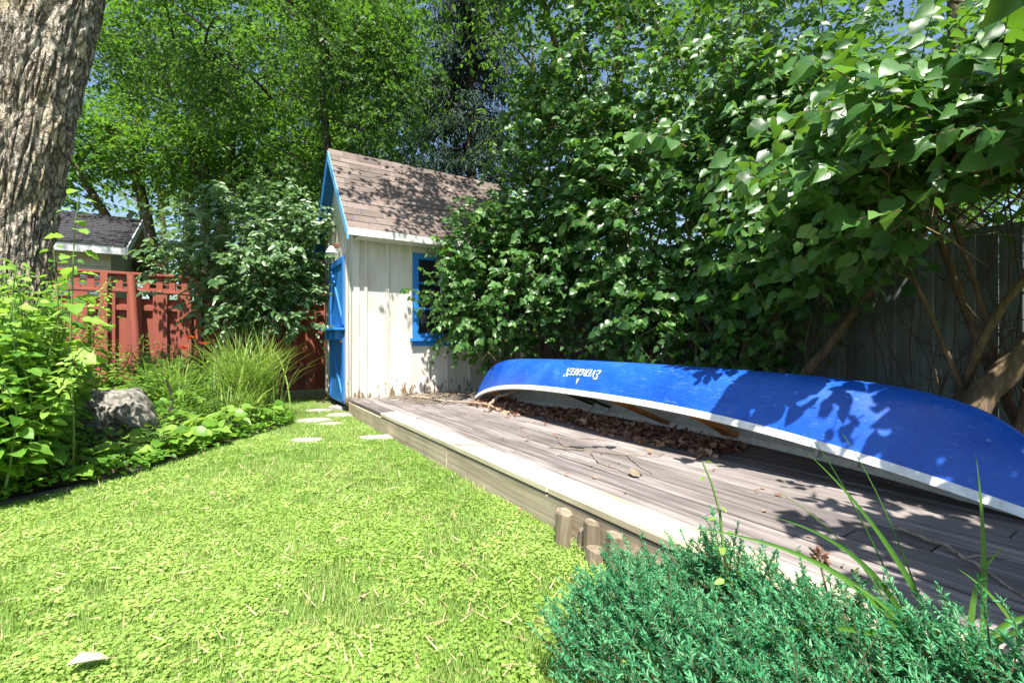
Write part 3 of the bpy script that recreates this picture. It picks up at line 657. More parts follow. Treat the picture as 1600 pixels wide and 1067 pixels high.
for v in (3.62, 1.35):
    x = xv(v); hb = half(x)-.02; zg = sheer(x)-.075
    def p_(xx, y, z): return cpt(xx, y, z)
    st = None
    for dv in (-.12, .12):
        xx = xv(v+dv); a = cpt(xx, -half(xx)+.035, zg); b_ = cpt(xx, half(xx)-.035, zg)
        o = link('seat_bar', barme(a, b_, .035, .025), M['orange'] if v < 3 else M['web'], canoe)
        for s in (-1, 1): link('seat_hanger', barme(cpt(xx, s*(half(xx)-.05), zg), cpt(xx, s*(half(xx)-.05), sheer(xx)), .02, .02, (0, 1, 0)), M['gunwale'], canoe)
    P = [cpt(xv(v-.11), -.16, zg), cpt(xv(v-.11), .16, zg), cpt(xv(v+.11), .16, zg), cpt(xv(v+.11), -.16, zg)]
    o = link('seat', pymesh('seat', P, [(0,1,2,3)]), M['web'], canoe); sm = o.modifiers.new('s', 'SOLIDIFY'); sm.thickness = .008
# lettering EVERGREEN: serif strokes laid on the hull, with the small tree mark over it (upside down with the boat)
def glyph(ch):                      # strokes (x0,y0,x1,y1,width) in a cell 0..1 high
    T_, t_ = .17, .07; S = []
    def ser(x, y): S.append((x-.13, y, x+.13, y, t_))
    if ch == 'E': S += [(.15,0,.15,1,T_), (.02,.035,.6,.035,t_), (.02,.965,.58,.965,t_), (.15,.52,.45,.52,t_), (.6,.0,.6,.22,t_), (.56,1,.56,.8,t_), (.45,.42,.45,.62,t_)]; w = .68
    elif ch == 'V': S += [(.12,.97,.38,.02,T_), (.66,.97,.38,.02,t_)]; ser(.12,.965); ser(.66,.965); w = .82
    elif ch == 'R': S += [(.15,0,.15,1,T_), (.05,.965,.42,.965,t_), (.42,.95,.56,.78,.13), (.56,.78,.42,.54,.13), (.42,.52,.15,.52,t_), (.36,.52,.66,.02,.15)]; ser(.15,.035); w = .76
    elif ch == 'G': S += [(.12,.3,.12,.7,T_), (.12,.7,.34,.96,.11), (.34,.96,.62,.86,.09), (.62,.95,.62,.75,t_), (.12,.3,.34,.04,.11), (.34,.04,.62,.12,.09), (.62,.0,.62,.42,.15), (.45,.42,.75,.42,t_)]; w = .84
    elif ch == 'N': S += [(.12,0,.12,1,t_), (.12,.98,.64,.02,T_), (.64,0,.64,1,t_)]; ser(.12,.035); ser(.64,.965); ser(.06,.965); w = .82
    return S, w
def hullpos(v, f): return Vector(cpt(xv(v), *hullpt(xv(v), f)))
LV0, LV1 = 2.90, 3.36; V, F = [], []
def arc(v, f0, hgt):                # walk a height over the hull side from f0
    f = f0; p = hullpos(v, f); acc = 0; step = .01 if hgt > 0 else -.01
    while acc < abs(hgt):
        q = hullpos(v, f+step); acc += (q-p).length; f += step; p = q
    return f
def put(strokes, v0, sc, f0, sgn):
    # letters read from the v=high end for an upright boat seen from this side, so here they stand on their heads
    for x0, y0, x1, y1, w in strokes:
        d = Vector((x1-x0, y1-y0)); L = max(d.length, .01); d /= L; nrm_ = Vector((-d.y, d.x))*w/2; base = len(V)
        for qx, qy in ((x0, y0), (x1, y1)):
            for s in (-1, 1):
                X = qx+nrm_.x*s; Yq = qy+nrm_.y*s; v = v0+sgn*X*sc; f = f0-(Yq*sc)*2.2
                a = hullpos(v, f); n_ = (hullpos(v+.01, f)-a).cross(hullpos(v, f+.01)-a).normalized()
                if n_.x > 0: n_ = -n_
                V.append(a+n_*.0025)
        F.append((base, base+1, base+3, base+2))
text = 'EVERGREEN'; xs = 0; lay = []
for q, ch in enumerate(text):
    sc = 1.0 if q not in (0, 8) else 1.25
    S, w = glyph(ch); lay.append((S, xs, sc)); xs += w*sc+.06
unit = (LV1-LV0)/xs
FB = -.66
for S, x0, sc in lay: put(S, LV0+x0*unit, unit*sc, FB, 1)
mark = [(.0,0,.0,.5,.10), (-.35,.2,0,.75,.12), (.35,.2,0,.75,.12), (-.3,.5,0,1.1,.12), (.3,.5,0,1.1,.12), (-.55,.0,-.2,.25,.1), (.55,0,.2,.25,.1)]
put(mark, (LV0+LV1)/2, .032, FB-.175, 1)
link('lettering', pymesh('lettering', V, F), M['ink'], hl)

# ================================================================== TREES
# big near trunk with deep bark relief
def big_trunk():
    ns, nz = 400, 300
    zz = np.linspace(0, 6.2, nz); cx = np.interp(zz, [0, 2.1, 4.2, 6.2], [-4.90, -4.86, -4.62, -4.30]); cy = np.interp(zz, [0, 6.2], [4.3, 4.75])
    rr = np.interp(zz, [0, .25, .6, 2.1, 3.2, 4.3, 6.2], [.54, .42, .35, .325, .335, .38, .34])
    th = np.pi/2+np.linspace(0, 2*np.pi, ns, endpoint=False); T, Z = np.meshgrid(th, zz)
    ca, sa = np.cos(T)*8+20, np.sin(T)*8+20
    wv = vnoise(ca*.6+Z*1.1, sa*.6+Z*.6, 11)*1.5+vnoise(ca*1.5+Z*2, sa*1.5+Z*3, 15)*.5
    q1 = vnoise(T*64/6.283+wv, Z*2.2+wv*.4, 12); q2 = vnoise(T*64/6.283+wv*1.5+9, Z*7+wv, 13); q3 = vnoise(T*128/6.283+wv, Z*26, 14); q4 = vnoise(T*32/6.283+wv*.7, Z*1.1, 16)
    fur = np.minimum(1, np.abs(2*q1-1)*2.2)*(.5+.5*np.minimum(1, np.abs(2*q2-1)*2.5))*np.minimum(1, .35+np.abs(2*q4-1)*3)   # plates parted by narrow furrows
    R = rr[:, None]*(1+.05*np.sin(3*T+Z*.4)+.03*np.sin(5*T-Z*.9)) + .05*(fur-.6) + .012*(q3-.5)+.016*(q2-.5)
    V = np.stack([cx[:, None]+R*np.cos(T), cy[:, None]+R*np.sin(T), Z], -1).reshape(-1, 3)
    i = np.arange(nz-1)[:, None]*ns; j = np.arange(ns)[None, :]; j2 = (j+1) % ns
    F = np.stack([i+j, i+j2, i+ns+j2, i+ns+j], -1).reshape(-1, 4)
    return V, F
B = np.array([-4.90, 4.3, 0])
V, F = big_trunk()
big = plant('shade_tree', 'massive old trunk with deeply furrowed grey bark rising above the tall weeds', 'tree', tuple(B),
            [(bez((-4.25,4.75,6.0), (-4.6,5.5,8), (-5.4,6.2,10), 7), np.linspace(.3, .1, 7)), (bez((-4.25,4.75,6.0), (-3.6,5.2,7.5), (-3.4,6.4,9.5), 7), np.linspace(.25, .08, 7))],
            [((-6.6, 7.2, 9.0), (2.8, 2.2, 2.0), 1.0)], DIAM, M['ash'], .10, M['bark'], nb=55, tw=10, k=9, tl=.55, spread=.4, sag=.5, stemname='limb', limb_r=.05)
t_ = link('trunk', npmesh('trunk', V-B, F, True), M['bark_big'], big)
big_limb = bez((-4.2,4.45,4.2), (-3.7,4.9,4.9), (-2.6,6.6,5.9), 8)

def simple_tree(name, label, base, top, r, crowns, T, mat, leaf, nb, tw, k, tl, barkm='bark', extra=(), **kw):
    b = np.array(base, float); stems = [(wob(b, top, 10, .12), np.linspace(r, r*.35, 10))]
    for e0, e1, er in extra: stems.append((wob(e0, e1, 8, .08), np.linspace(er, er*.4, 8)))
    return plant(name, label, 'tree', tuple(b), stems, crowns, T, mat, leaf, M[barkm], nb=nb, tw=tw, k=k, tl=tl, limb_r=r*.3, **kw)

simple_tree('leafy_tree', 'bright green tree with several bare brown trunks behind the dark garage roof', (-9.9, 13.6, 0), (-11.2, 13.6, 7), .27,
    [((-8.3, 14.8, 9.0), (4.8, 2.2, 4.2), 1.1), ((-9.6, 16.5, 4.0), (3.4, 1.2, 1.5), .22), ((-8.5, 12.6, 6.6), (3.6, 1, 1.5), .35)], DIAM, M['ash'], .165, 130, 34, 8, .65,
    extra=[((-9.7,13.6,0), (-9.3,13.6,8), .20), ((-9.1,13.7,0), (-9.0,13.6,8.5), .17), ((-8.75,13.4,0), (-8.0,13.4,9), .24), ((-9.9,13.6,1.5), (-12.6,13.4,6.0), .2)], spread=.42, sag=.5)
simple_tree('leafy_tree', 'airy green tree filling the gap between garage and shed', (-5.0, 15.5, 0), (-4.8, 15.3, 9), .2,
    [((-4.8, 15.2, 8.0), (2.6, 2.0, 5.4), 1.2), ((-5.6, 13.6, 3.6), (1.9, 1.2, 1.6), .35)], DIAM, M['maple'], .165, 110, 30, 8, .65, spread=.42, sag=.5)
simple_tree('drooping_tree', 'tree with thin dark hanging boughs above the shed ridge', (-3.9, 11.0, 0), (-4.0, 9.8, 8), .16,
    [((-4.9, 9.2, 6.9), (3.2, 1.3, 1.5), 1.7), ((-2.6, 8.9, 5.7), (.7, .7, 1.1), .3), ((-4.3, 8.9, 4.7), (1.0, .6, .8), .16)], DIAM, M['maple'], .105, 60, 17, 10, .6, barkm='bark_dark', spread=.32, sag=.7, hang=.6)
simple_tree('maple_tree', 'spreading maple whose limbs overhang the shed roof and the board fence', (2.6, 10.8, 0), (2.3, 10.4, 9), .24,
    [((2.8, 10.0, 6.6), (3.2, 1.8, 3.6), 1.2), ((.05, 5.95, 6.5), (1.8, .9, .7), .36)], DIAM, M['maple'], .13, 120, 13, 9, .6, spread=.4, sag=.45,
    extra=[((2.5,10.7,3.2), (.2,6.6,6.3), .10)])
simple_tree('maple_tree', 'tall leafy tree standing behind the lattice topped fence', (8.2, 8.4, 0), (8.0, 8.2, 9), .24,
    [((7.0, 8.4, 5.9), (4.2, 1.8, 3.8), 1.0)], DIAM, M['maple'], .15, 150, 15, 9, .65, spread=.45, sag=.4)
simple_tree('leafy_tree', 'distant pale green tree seen between trunks past the garage', (-15, 20, 0), (-15, 20, 8), .2,
    [((-14, 20, 5.5), (6, 2, 4.6), 1.0)], DIAM, M['ash'], .24, 70, 12, 8, .9, spread=.6, sag=.4)
simple_tree('leafy_tree', 'distant round tree behind the conifer', (2, 21, 0), (2, 21, 8), .2,
    [((5, 21, 5.0), (5.5, 2, 4.3), 1.0)], DIAM, M['maple'], .24, 60, 12, 8, .9, spread=.6, sag=.4)
simple_tree('maple_tree', 'dense tree past the outer end of the garage roof', (-15.5, 12.5, 0), (-15.3, 12.6, 8), .22,
    [((-15, 12.5, 5.8), (3.6, 2, 4.4), 1.0)], DIAM, M['maple'], .2, 70, 16, 8, .8, spread=.5, sag=.4)
# conifer behind the shed
def conifer():
    b = np.array([-1.15, 12.6, 0]); root = empty('conifer_tree', tuple(b), 0, label='dark conifer with drooping boughs rising behind the shed roof', cat='tree')
    V, F = tubes([wob((0,0,0), (.1,0,12), 14, .05)], [np.linspace(.2, .05, 14)], 9); link('trunk', npmesh('trunk', V, F, True), M['bark_dark'], root)
    lp, lr, O, T = [], [], [], []
    for z in np.arange(2.6, 11.5, .24):
        for q in range(6):
            a = RG.uniform(0, 6.28); L = RG.uniform(.6, 1.2)*np.interp(z, [2, 5, 12], [2.2, 2.1, .9]); d = np.array([math.cos(a), math.sin(a), 0])
            p = bez((0,0,z), d*L*.5+np.array([0,0,z+.12]), d*L+np.array([0,0,z-.45*L*.6]), 8); lp.append(p); lr.append(np.linspace(.03, .006, 8))
            for w in np.linspace(.2, 1, 13):
                c = p[min(7, int(w*7.99))]; sd = np.cross(d, UP)
                for s in (-1, 1): O.append(c+RG.normal(0, .04, 3)); T.append(nrm(d*.7+sd*s*RG.uniform(.4, 1)+np.array([0,0,-.55])+RG.normal(0, .15, 3)))
    V, F = tubes(lp, lr, 4); link('branches', npmesh('branches', V, F, True), M['bark_dark'], root)
    O = np.array(O); T = np.array(T)
    P, ax, nm, sz, _ = on_twigs(O, T, RG.uniform(.28, .5, len(O)), 9, .17, .5, .55, .5, .6, .3)
    leaf_object('foliage', SPRAY, P, ax, nm, sz, M['spruce'], root)
conifer()
# dogwood in front of the red fence
plant('dogwood_shrub', 'layered dogwood shrub with pale glinting leaves in front of the red fence', 'shrub', (-4.35, 7.7, .1),
      [(wob((-4.35,7.7,.1), (-4.35+dx, 7.6+dy, 2.6), 7, .05), np.linspace(.035, .012, 7)) for dx, dy in ((-.5,.1), (0,-.1), (.5,0), (.25,.2))],
      [((-4.2, 7.4, 2.4), (1.1, .75, 1.05), 1.0), ((-3.8, 7.3, 1.75), (.75, .5, .55), .35), ((-3.55, 7.2, 2.6), (.5, .5, .5), .2)], OVAL, M['dogwood'], .115, M['bark_dark'], nb=70, tw=8, k=9, tl=.35, spread=.22, sag=.25, hang=.45, tilt=.3, flatten=.25, stemname='stem', limb_r=.015, light=np.array([SUN.x, SUN.y, 0])*1.2)

# ------------------------------------------------------------------ lilac hedge: separate many-stemmed bushes before the board fence
def lilac(label, u, v, crowns, nb, stems=6, parts=300, leaf=.095, spread=.2, tl=.34, tw=8, keep=None, r=.03, h=2.2, su=.25):
    st = []
    for q in range(stems):
        a = w2(u+random.uniform(-su, su), v+random.uniform(-.35, .35), .0 if u > 5.05 else DZ*0); b_ = w2(u+random.uniform(-.6, .3), v+random.uniform(-.7, .7), h*random.uniform(.8, 1.4))
        rr = r*random.uniform(.5, 1.2); st.append((wob(tuple(a), tuple(b_), 9, .12), np.linspace(rr, rr*.45, 9)))
    cr = [(tuple(w2(c[0], c[1], c[2])), rr_, s) for c, rr_, s in crowns]
    return plant('lilac_bush', label, 'bush', tuple(w2(u, v, 0)), st, cr, HEART, M['lilac'], leaf, M['stem'], nb=nb, tw=tw, k=7, tl=tl, spread=spread, sag=.3, hang=.5, tilt=.42,
                 group=None, parts=parts, key='lilac_leaf', stemname='stem', limb_r=.014, keep=keep, light=np.array([SUN.x, SUN.y, 0])*1.9)
def noclip(P):                      # leaves stay out of the shed and above the canoe
    u = P[:, 0]*CA+P[:, 1]*SA; v = -P[:, 0]*SA+P[:, 1]*CA; z = P[:, 2]
    shed_ = (u > SU0-.3) & (u < RU1+.1) & (v > SV0-.09) & (v < SV1+.1) & (z < EZ-.1)
    roof_ = (u > RU0-.05) & (u < RU1+.05) & (v > SV0-.4) & (v < SV1+.4) & (z < EZ+.25+np.maximum(0, (RZ-EZ)*(1-np.abs(v-RV)/(RV-SV0+EV)))) & (z >= EZ-.25)
    boat = (u > 2.5) & (u < 3.75) & (v > .2) & (v < 5.7) & (z < .86)
    px = 800+724*P[:, 0]/np.maximum(P[:, 1], .3); cut = np.where(px < 1340, 500-(px-1130)*.64, 365-(px-1340)*.34)
    open_ = (v > -.2) & (v < 2.6) & (px > 1130) & (z < 1+(533-cut)/724*P[:, 1]) & (RG.random(len(P)) < np.interp(px, [1130, 1400, 1520], [.08, .35, .85]))     # bare zone below the arching limb
    low = (v < 2.2) & (z < 1.15+.34*np.clip((2.0-v)/1.0, 0, 2.2)) & (u > 2.2)
    return ~(shed_ | roof_ | boat | low | open_) & (z > .3) & (u < 5.5)
lilac('lilac bush with dense leaves covering the shed window and the canoe tip', 3.75, 5.95,
      [((3.35, 5.80, 1.85), (.70, .55, .98), 1.0), ((3.95, 5.5, 2.2), (.75, .7, 1.2), .8), ((2.95, 5.85, 1.5), (.35, .4, .6), .25)], 95, 5, keep=noclip, h=1.6, su=.12, leaf=.085)
lilac('tall lilac bush between the shed roof and the fence corner', 4.85, 6.2,
      [((4.55, 5.6, 3.5), (.9, 1.1, 1.9), 1.0), ((4.4, 4.6, 4.3), (.9, 1.0, 1.2), .5)], 110, 6, keep=noclip, h=3.2)
lilac('shaded lilac bush with bare brown stems behind the canoe lettering', 4.8, 4.3,
      [((4.5, 4.2, 2.6), (.75, 1.0, 1.6), 1.0), ((4.5, 4.0, 1.2), (.4, .9, .5), .4)], 100, 8, keep=noclip, h=2.4)
lilac('dense lilac bush with stems crossing the middle of the board fence', 4.85, 2.9,
      [((4.75, 2.8, 2.6), (.6, .8, 1.3), 1.0), ((4.8, 2.7, 4.2), (.8, .9, 1.0), .5), ((4.75, 2.5, 1.25), (.4, .6, .45), .35)], 95, 8, keep=noclip, h=2.4)
lilac('sunlit lilac bush with large pale leaves arching over the canoe', 4.75, 1.0,
      [((4.2, 1.75, 1.75), (.5, .35, .40), .45), ((4.5, 1.9, 2.35), (.55, .35, .55), .6), ((3.75, 1.15, 1.80), (.45, .32, .30), .5), ((3.3, .85, 1.92), (.52, .42, .24), .95), ((4.9, 2.1, 3.1), (.7, .4, .7), .6), ((4.1, 1.35, 2.3), (.5, .3, .35), .4)], 85, 7, keep=noclip, r=.04, leaf=.108, tl=.38, spread=.25, tw=5)
lilac('unseen lilac bush with crowns added to shade the near deck and fence', 4.3, -1.2,
      [((3.1, -.3, 2.45), (.5, .35, .28), .5), ((2.0, -.95, 2.3), (.5, .40, .22), 1.0), ((4.0, -1.0, 2.4), (.6, .5, .7), .4), ((4.95, .35, 3.1), (.45, .5, .6), .7)], 60, 6, parts=60, keep=noclip, r=.05, leaf=.12, spread=.18, tw=11)  # hedge continued out of view; crowns shaped to shade deck corner and fence
# old leaning lilac trunks in view
def leaning(label, pts, r0, r1):
    p = np.array([tuple(w2(*q)) for q in pts]); b = p[0]; tt = np.linspace(0, len(p)-1, 14)
    pp = np.stack([np.interp(tt, range(len(p)), p[:, a]) for a in range(3)], -1)+RG.normal(0, .008, (14, 3))
    root = tag(empty('leaning_trunk', tuple(b)), label, 'trunk')
    V, F = tubes([pp-b], [np.linspace(r0, r1, 14)], 10); link('bark_stem', npmesh('bark_stem', V, F, True), M['stem'], root)
    return root
leaning('thick brown trunk leaning right beside the end of the board fence', [(4.35, .95, 0), (4.42, 1.0, .55), (4.62, .75, 1.0), (4.85, .4, 1.5), (5.0, .0, 2.2)], .10, .06)
leaning('slanting brown stem behind the middle of the canoe', [(4.5, 2.35, 0), (4.55, 2.3, .5), (4.75, 2.0, 1.0), (4.9, 1.7, 1.6)], .05, .035)
leaning('straight upright twin stem behind the canoe', [(4.55, 2.75, 0), (4.58, 2.72, .8), (4.6, 2.7, 1.7)], .05, .035)
leaning('slanting stem near the canoe lettering', [(4.6, 4.0, 0), (4.65, 3.8, .7), (4.8, 3.4, 1.5)], .045, .03)
leaning('long limb arching up in front of the lattice', [(4.75, 2.6, 1.2), (4.6, 2.0, 1.75), (4.5, 1.45, 2.05), (4.4, .8, 2.4), (4.35, .2, 2.6)], .05, .035)
# thin bare vine stems on the fence
lp, lr = [], []
for q in range(170):
    v = RG.uniform(.4, 5.6); u = RG.uniform(4.7, 5.5); a = np.array(tuple(w2(u, v, .0))); b_ = np.array(tuple(w2(u+RG.normal(0, .15), v+RG.normal(0, .3), RG.uniform(.9, 2.4))))
    lp.append(wob(a, b_, 8, .06)); lr.append(np.full(8, RG.uniform(.002, .006)))
for q in range(160):
    v = RG.uniform(.4, 5.0); u = RG.uniform(4.4, 5.4); z = RG.uniform(.4, 1.7); a = np.array(tuple(w2(u, v, z))); lp.append(wob(a, a+RG.normal(0, .28, 3), 6, .06)); lr.append(np.full(6, RG.uniform(.002, .005)))
V, F = tubes(lp, lr, 4); link('vine_tangle', npmesh('vine_tangle', V, F, True), M['vine'], label='tangle of thin bare vine stems climbing the board fence', cat='vine', kind='stuff')

# ================================================================== PLANTING BED
def weed(name, label, cat, x, y, hgt, n, leaf, T, mat, key, lean=(0, 0), pieces=True, group=None, nst=1, spreadr=.1, z0=.12, start=.15):
    root = empty(name, (x, y, z0), 0, label=label, cat=cat, group=group); Ps, Ax, Nm, Sz = [], [], [], []
    for s in range(nst):
        h = hgt*RG.uniform(.7, 1.0) if s else hgt; e = np.array([lean[0]+RG.normal(0, spreadr), lean[1]+RG.normal(0, spreadr), h])
        p = wob((RG.normal(0, .03), RG.normal(0, .03), 0), e, 10, .03); V, F = tubes([p], [np.linspace(.008, .003, 10)], 5)
        link('stem', npmesh('stem', V, F, True), M['greenstem'], root)
        f = np.linspace(start, 1, n); ang = np.arange(n)*2.4+RG.uniform(0, 6); d = np.stack([np.cos(ang), np.sin(ang), RG.uniform(-.25, .45, n)], -1)
        c = np.stack([np.interp(f*9, range(10), p[:, a]) for a in range(3)], -1); pet = leaf*RG.uniform(.3, .9, n)*(1.25-f*.8)
        Ps.append(c+d*pet[:, None]); Ax.append(d+np.array([0, 0, -.25])); Nm.append(UP+RG.normal(0, .35, (n, 3))+np.array([SUN.x, SUN.y, 0])*.3); Sz.append(leaf*(1.25-.75*f**2)*RG.uniform(.7, 1.15, n))
    Ps, Ax, Nm, Sz = map(np.concatenate, (Ps, Ax, Nm, Sz))
    if pieces: leaf_pieces(BIGHEART if T is HEART else BIGLOBE if T is LOBED else T, key, Ps, Ax, Nm, Sz, mat, root)
    else: leaf_object('foliage', T, Ps, Ax, Nm, Sz, mat, root)
    return root
weed('tall_weed', 'tallest lobed leaf sapling standing up before the big trunk', 'weed', -3.02, 3.15, 1.92, 22, .14, LOBED, M['pale_weed'], 'lobed_leaf', (.05, .0), nst=1, start=.3)
spots = [(-3.12,2.95,1.4,(0,0)), (-3.35,3.3,1.6,(0,0)), (-3.6,3.55,1.45,(0,.0)), (-3.45,2.85,1.4,(0,0)), (-3.8,3.95,1.3,(0,0)), (-3.1,2.75,.85,(.02,-.05)), (-3.3,3.1,1.2,(0,-.05)), (-3.7,3.3,1.5,(0,0)), (-3.16,3.12,1.0,(.05,-.05)), (-3.95,3.7,1.4,(0,0))]
for q, (x, y, h, ln) in enumerate(spots):
    weed('leafy_weed', ('heart leaved' if q % 2 else 'ragged leaved')+(' bright green' if q % 3 else ' pale green')+' weed in the sunny stand before the big trunk', 'weed', x, y, h, 34, .105, HEART if q % 2 else LOBED, M['weed'] if q % 3 else M['pale_weed'], 'weedleaf%d' % (q % 6), ln, group='broad leaved weeds before the trunk', nst=3, spreadr=.14)
for q, (x, y, h) in enumerate([(-3.4,3.15,1.35), (-3.45,3.45,1.4), (-3.7,3.5,1.45), (-3.22,3.1,1.0), (-3.75,3.0,1.3), (-3.2,2.9,.9), (-3.9,3.9,1.2), (-3.35,2.7,1.1)]):
    weed('feathery_weed', ('pale yellow green' if q % 2 else 'deeper green')+' fine leaved weed growing among broad leaved weeds', 'weed', x, y, h, 130, .075, OVAL, M['pale_weed'] if q % 2 else M['weed'], '', (0, 0), False, 'fine leaved weeds', 8, .19, start=.08)
for q, (x, y, h) in enumerate([(-4.75,6.9,.85), (-5.15,6.6,.95), (-5.5,6.3,.9), (-4.45,6.6,.7), (-4.9,6.1,.7), (-5.3,5.7,.8), (-4.55,5.5,.55)]):
    weed('fence_weed', 'leafy weed growing in front of the red fence boards', 'weed', x, y, h, 60, .095, OVAL, M['weed'] if q % 2 else M['hosta'], '', (0, 0), False, 'weeds before the red fence', 6, .2, start=.1)
# broad low leaves along the edge
def rosette(label, x, y, n, leaf, hgt, mat, T=HEART, key='hosta_leaf', name='broadleaf_plant', group=None):
    root = empty(name, (x, y, .05), 0, label=label, cat='plant', group=group); a = RG.uniform(0, 6.28, n); r = RG.uniform(.02, .20, n)
    P = np.stack([np.cos(a)*r, np.sin(a)*r, RG.uniform(.25, 1, n)*hgt], -1); ax = np.stack([np.cos(a), np.sin(a), RG.uniform(-.3, .35, n)], -1)
    lp = [bez((0, 0, 0), (p[0]*.3, p[1]*.3, p[2]*.8), p, 5) for p in P]; V, F = tubes(lp, [np.full(5, .0035)]*n, 4)
    link('stalks', npmesh('stalks', V, F), M['greenstem'], root)
    leaf_pieces(BIGHEART if T is HEART else T, key, P, ax, UP+RG.normal(0, .3, (n, 3))+np.array([SUN.x, SUN.y, 0])*.4, leaf*RG.uniform(.7, 1.2, n), mat, root)
k_ = 0
for y in np.arange(2.6, 5.5, .21):
    x = edge_x(y)-RG.uniform(.12, .3); k_ += 1
    rosette('low broad leaved plant in the row along the black edging', x, y+RG.uniform(-.05, .05), 15, RG.uniform(.10, .15), RG.uniform(.12, .3), M['hosta'] if k_ % 3 else M['pale_weed'], HEART, 'hostaleaf%d' % (k_ % 3), group='low plants along the edging')
for q in range(12):
    y = RG.uniform(4.5, 6.0); x = edge_x(y)-RG.uniform(.4, 1.9)
    rosette('leafy clump in the middle of the flower bed', x, y, 16, RG.uniform(.09, .14), RG.uniform(.2, .5), M['hosta'] if q % 2 else M['weed'], HEART, 'hostaleaf%d' % (q % 3), group='clumps in the middle of the bed')
# ground cover leaves over the bed
nC = 9000; y = RG.uniform(2.3, 7.0, nC); x = edge_x(y)+.07-RG.uniform(0, 1, nC)**1.6*3.0
P = np.stack([x, y, .07+.14*np.minimum(1, (edge_x(y)-x+.03)/.9)+RG.uniform(0, .07, nC)], -1)
leaf_object('ground_cover', OVAL, P, RG.normal(0, 1, (nC, 3))*np.array([1,1,.3]), UP+RG.normal(0, .4, (nC, 3)), RG.uniform(.03, .075, nC), M['weed'], None)
bpy.data.objects['ground_cover']['label'] = 'low leafy ground cover spread over the flower bed'; bpy.data.objects['ground_cover']['category'] = 'ground cover'
# grasses
BLADE = tmpl([(-.5,0,0),(.5,0,0),(-.5,1,0),(.5,1,0)], [(0,1,3,2)])
def blades(root, n, x, y, z, L, w, arch, spr, mat, name='blades', seg=6, kind='stuff', dirs=None):
    a = RG.uniform(0, 6.28, n) if dirs is None else dirs; d = np.stack([np.cos(a), np.sin(a), np.zeros(n)], -1); sd = np.stack([-np.sin(a), np.cos(a), np.zeros(n)], -1)
    b = np.stack([x+RG.normal(0, spr, n), y+RG.normal(0, spr, n), np.full(n, z)], -1); Ln = L*RG.uniform(.55, 1.15, n); ar = arch*RG.uniform(.3, 1.3, n)
    s = np.linspace(0, 1, seg+1); w_ = w*RG.uniform(.6, 1.2, n)
    P = b[:, None]+d[:, None]*(Ln[:, None]*ar[:, None]*s**1.7)[:, :, None]+UP*(Ln[:, None]*(s-.55*ar[:, None]*s**2.2))[:, :, None]
    tw = np.interp(s, [0, .3, .8, 1], [.7, 1, .6, .03]); q = sd[:, None]*(w_[:, None]*tw)[:, :, None]/2
    V = np.stack([P-q, P+q], 2).reshape(-1, 3); m_ = 2*(seg+1); i = (np.arange(seg)*2)[:, None]; F = np.concatenate([i, i+1, i+3, i+2], 1)
    F = (F[None]+(np.arange(n)*m_)[:, None, None]).reshape(-1, 4)
    return link(name, npmesh(name, V, F, True, np.repeat(RG.random(n), seg)), mat, root, kind=kind)
def grass_clump(label, x, y, n, L, w, arch, spr, mat, z=.12, group=None):
    r = empty('ornamental_grass', (x, y, z), 0, label=label, cat='grass', group=group); blades(r, n, 0, 0, 0, L, w, arch, spr, mat)
    return r
grass_clump('tall arching ornamental grass clump at the end of the flower bed', -3.25, 5.75, 420, 1.12, .017, .55, .15, M['reed'])
grass_clump('second ornamental grass clump merging behind the tall arching one', -3.55, 6.15, 260, 1.1, .016, .5, .13, M['reed'])
grass_clump('short grass tuft in front of the ornamental grass', -3.1, 5.25, 160, .5, .012, .7, .1, M['reed'])
grass_clump('daylily leaf clump under the red lilies', -4.2, 5.8, 150, .75, .022, .6, .1, M['pale_weed'])
# red lilies
for q, (x, y, z) in enumerate([(-4.15,5.95,1.03), (-4.0,6.0,.95), (-4.3,6.05,.90)]):
    root = empty('red_lily', (x, y, .12), 0, label='red lily flower on a bare stalk above the daylily leaves', cat='flower', group='red lilies')
    V, F = tubes([wob((0,0,0), (.02,0,z-.12), 6, .02)], [np.full(6, .004)], 5); link('stalk', npmesh('stalk', V, F), M['greenstem'], root)
    a = np.arange(6)*1.047; P = np.tile(np.array([[.02, 0, z-.12]]), (6, 1))
    me_ = None
    leaf_pieces(OVAL, 'petal', P, np.stack([np.cos(a), np.sin(a), np.full(6, .7)], -1), np.stack([-np.cos(a)*.5, -np.sin(a)*.5, np.full(6, 1.)], -1), np.full(6, .10), M['red_petal'], root)
    for o in root.children:
        if o.name.startswith('leaf'): o.name = 'petal'
# dwarf conifer: fine mounded needles
root = empty('dwarf_conifer', (-3.65, 4.95, .1), 0, label='dwarf mounded conifer between the boulder and the grass', cat='shrub')
E, d = ball(260, (0, 0, .25), (.42, .36, .42), .6); E = E[E[:, 2] > 0]; d = nrm(E*np.array([1,1,.6])+np.array([0,0,.1])); P, ax, nm, sz, paths = on_twigs(E, d, RG.uniform(.12, .22, len(E)), 14, .045, .3, .8, .1, .4, .2)
leaf_object('foliage', LANCE, P, ax, nm, sz, M['weed'], root); V, F = twig_mesh(paths, .003); link('twigs', npmesh('twigs', V, F), M['bark_dark'], root, kind='stuff')
V, F = tubes([wob((0,0,-.05), (0,0,.5), 6, .02)], [np.linspace(.03, .01, 6)], 6); link('stem', npmesh('stem', V, F, True), M['bark_dark'], root)
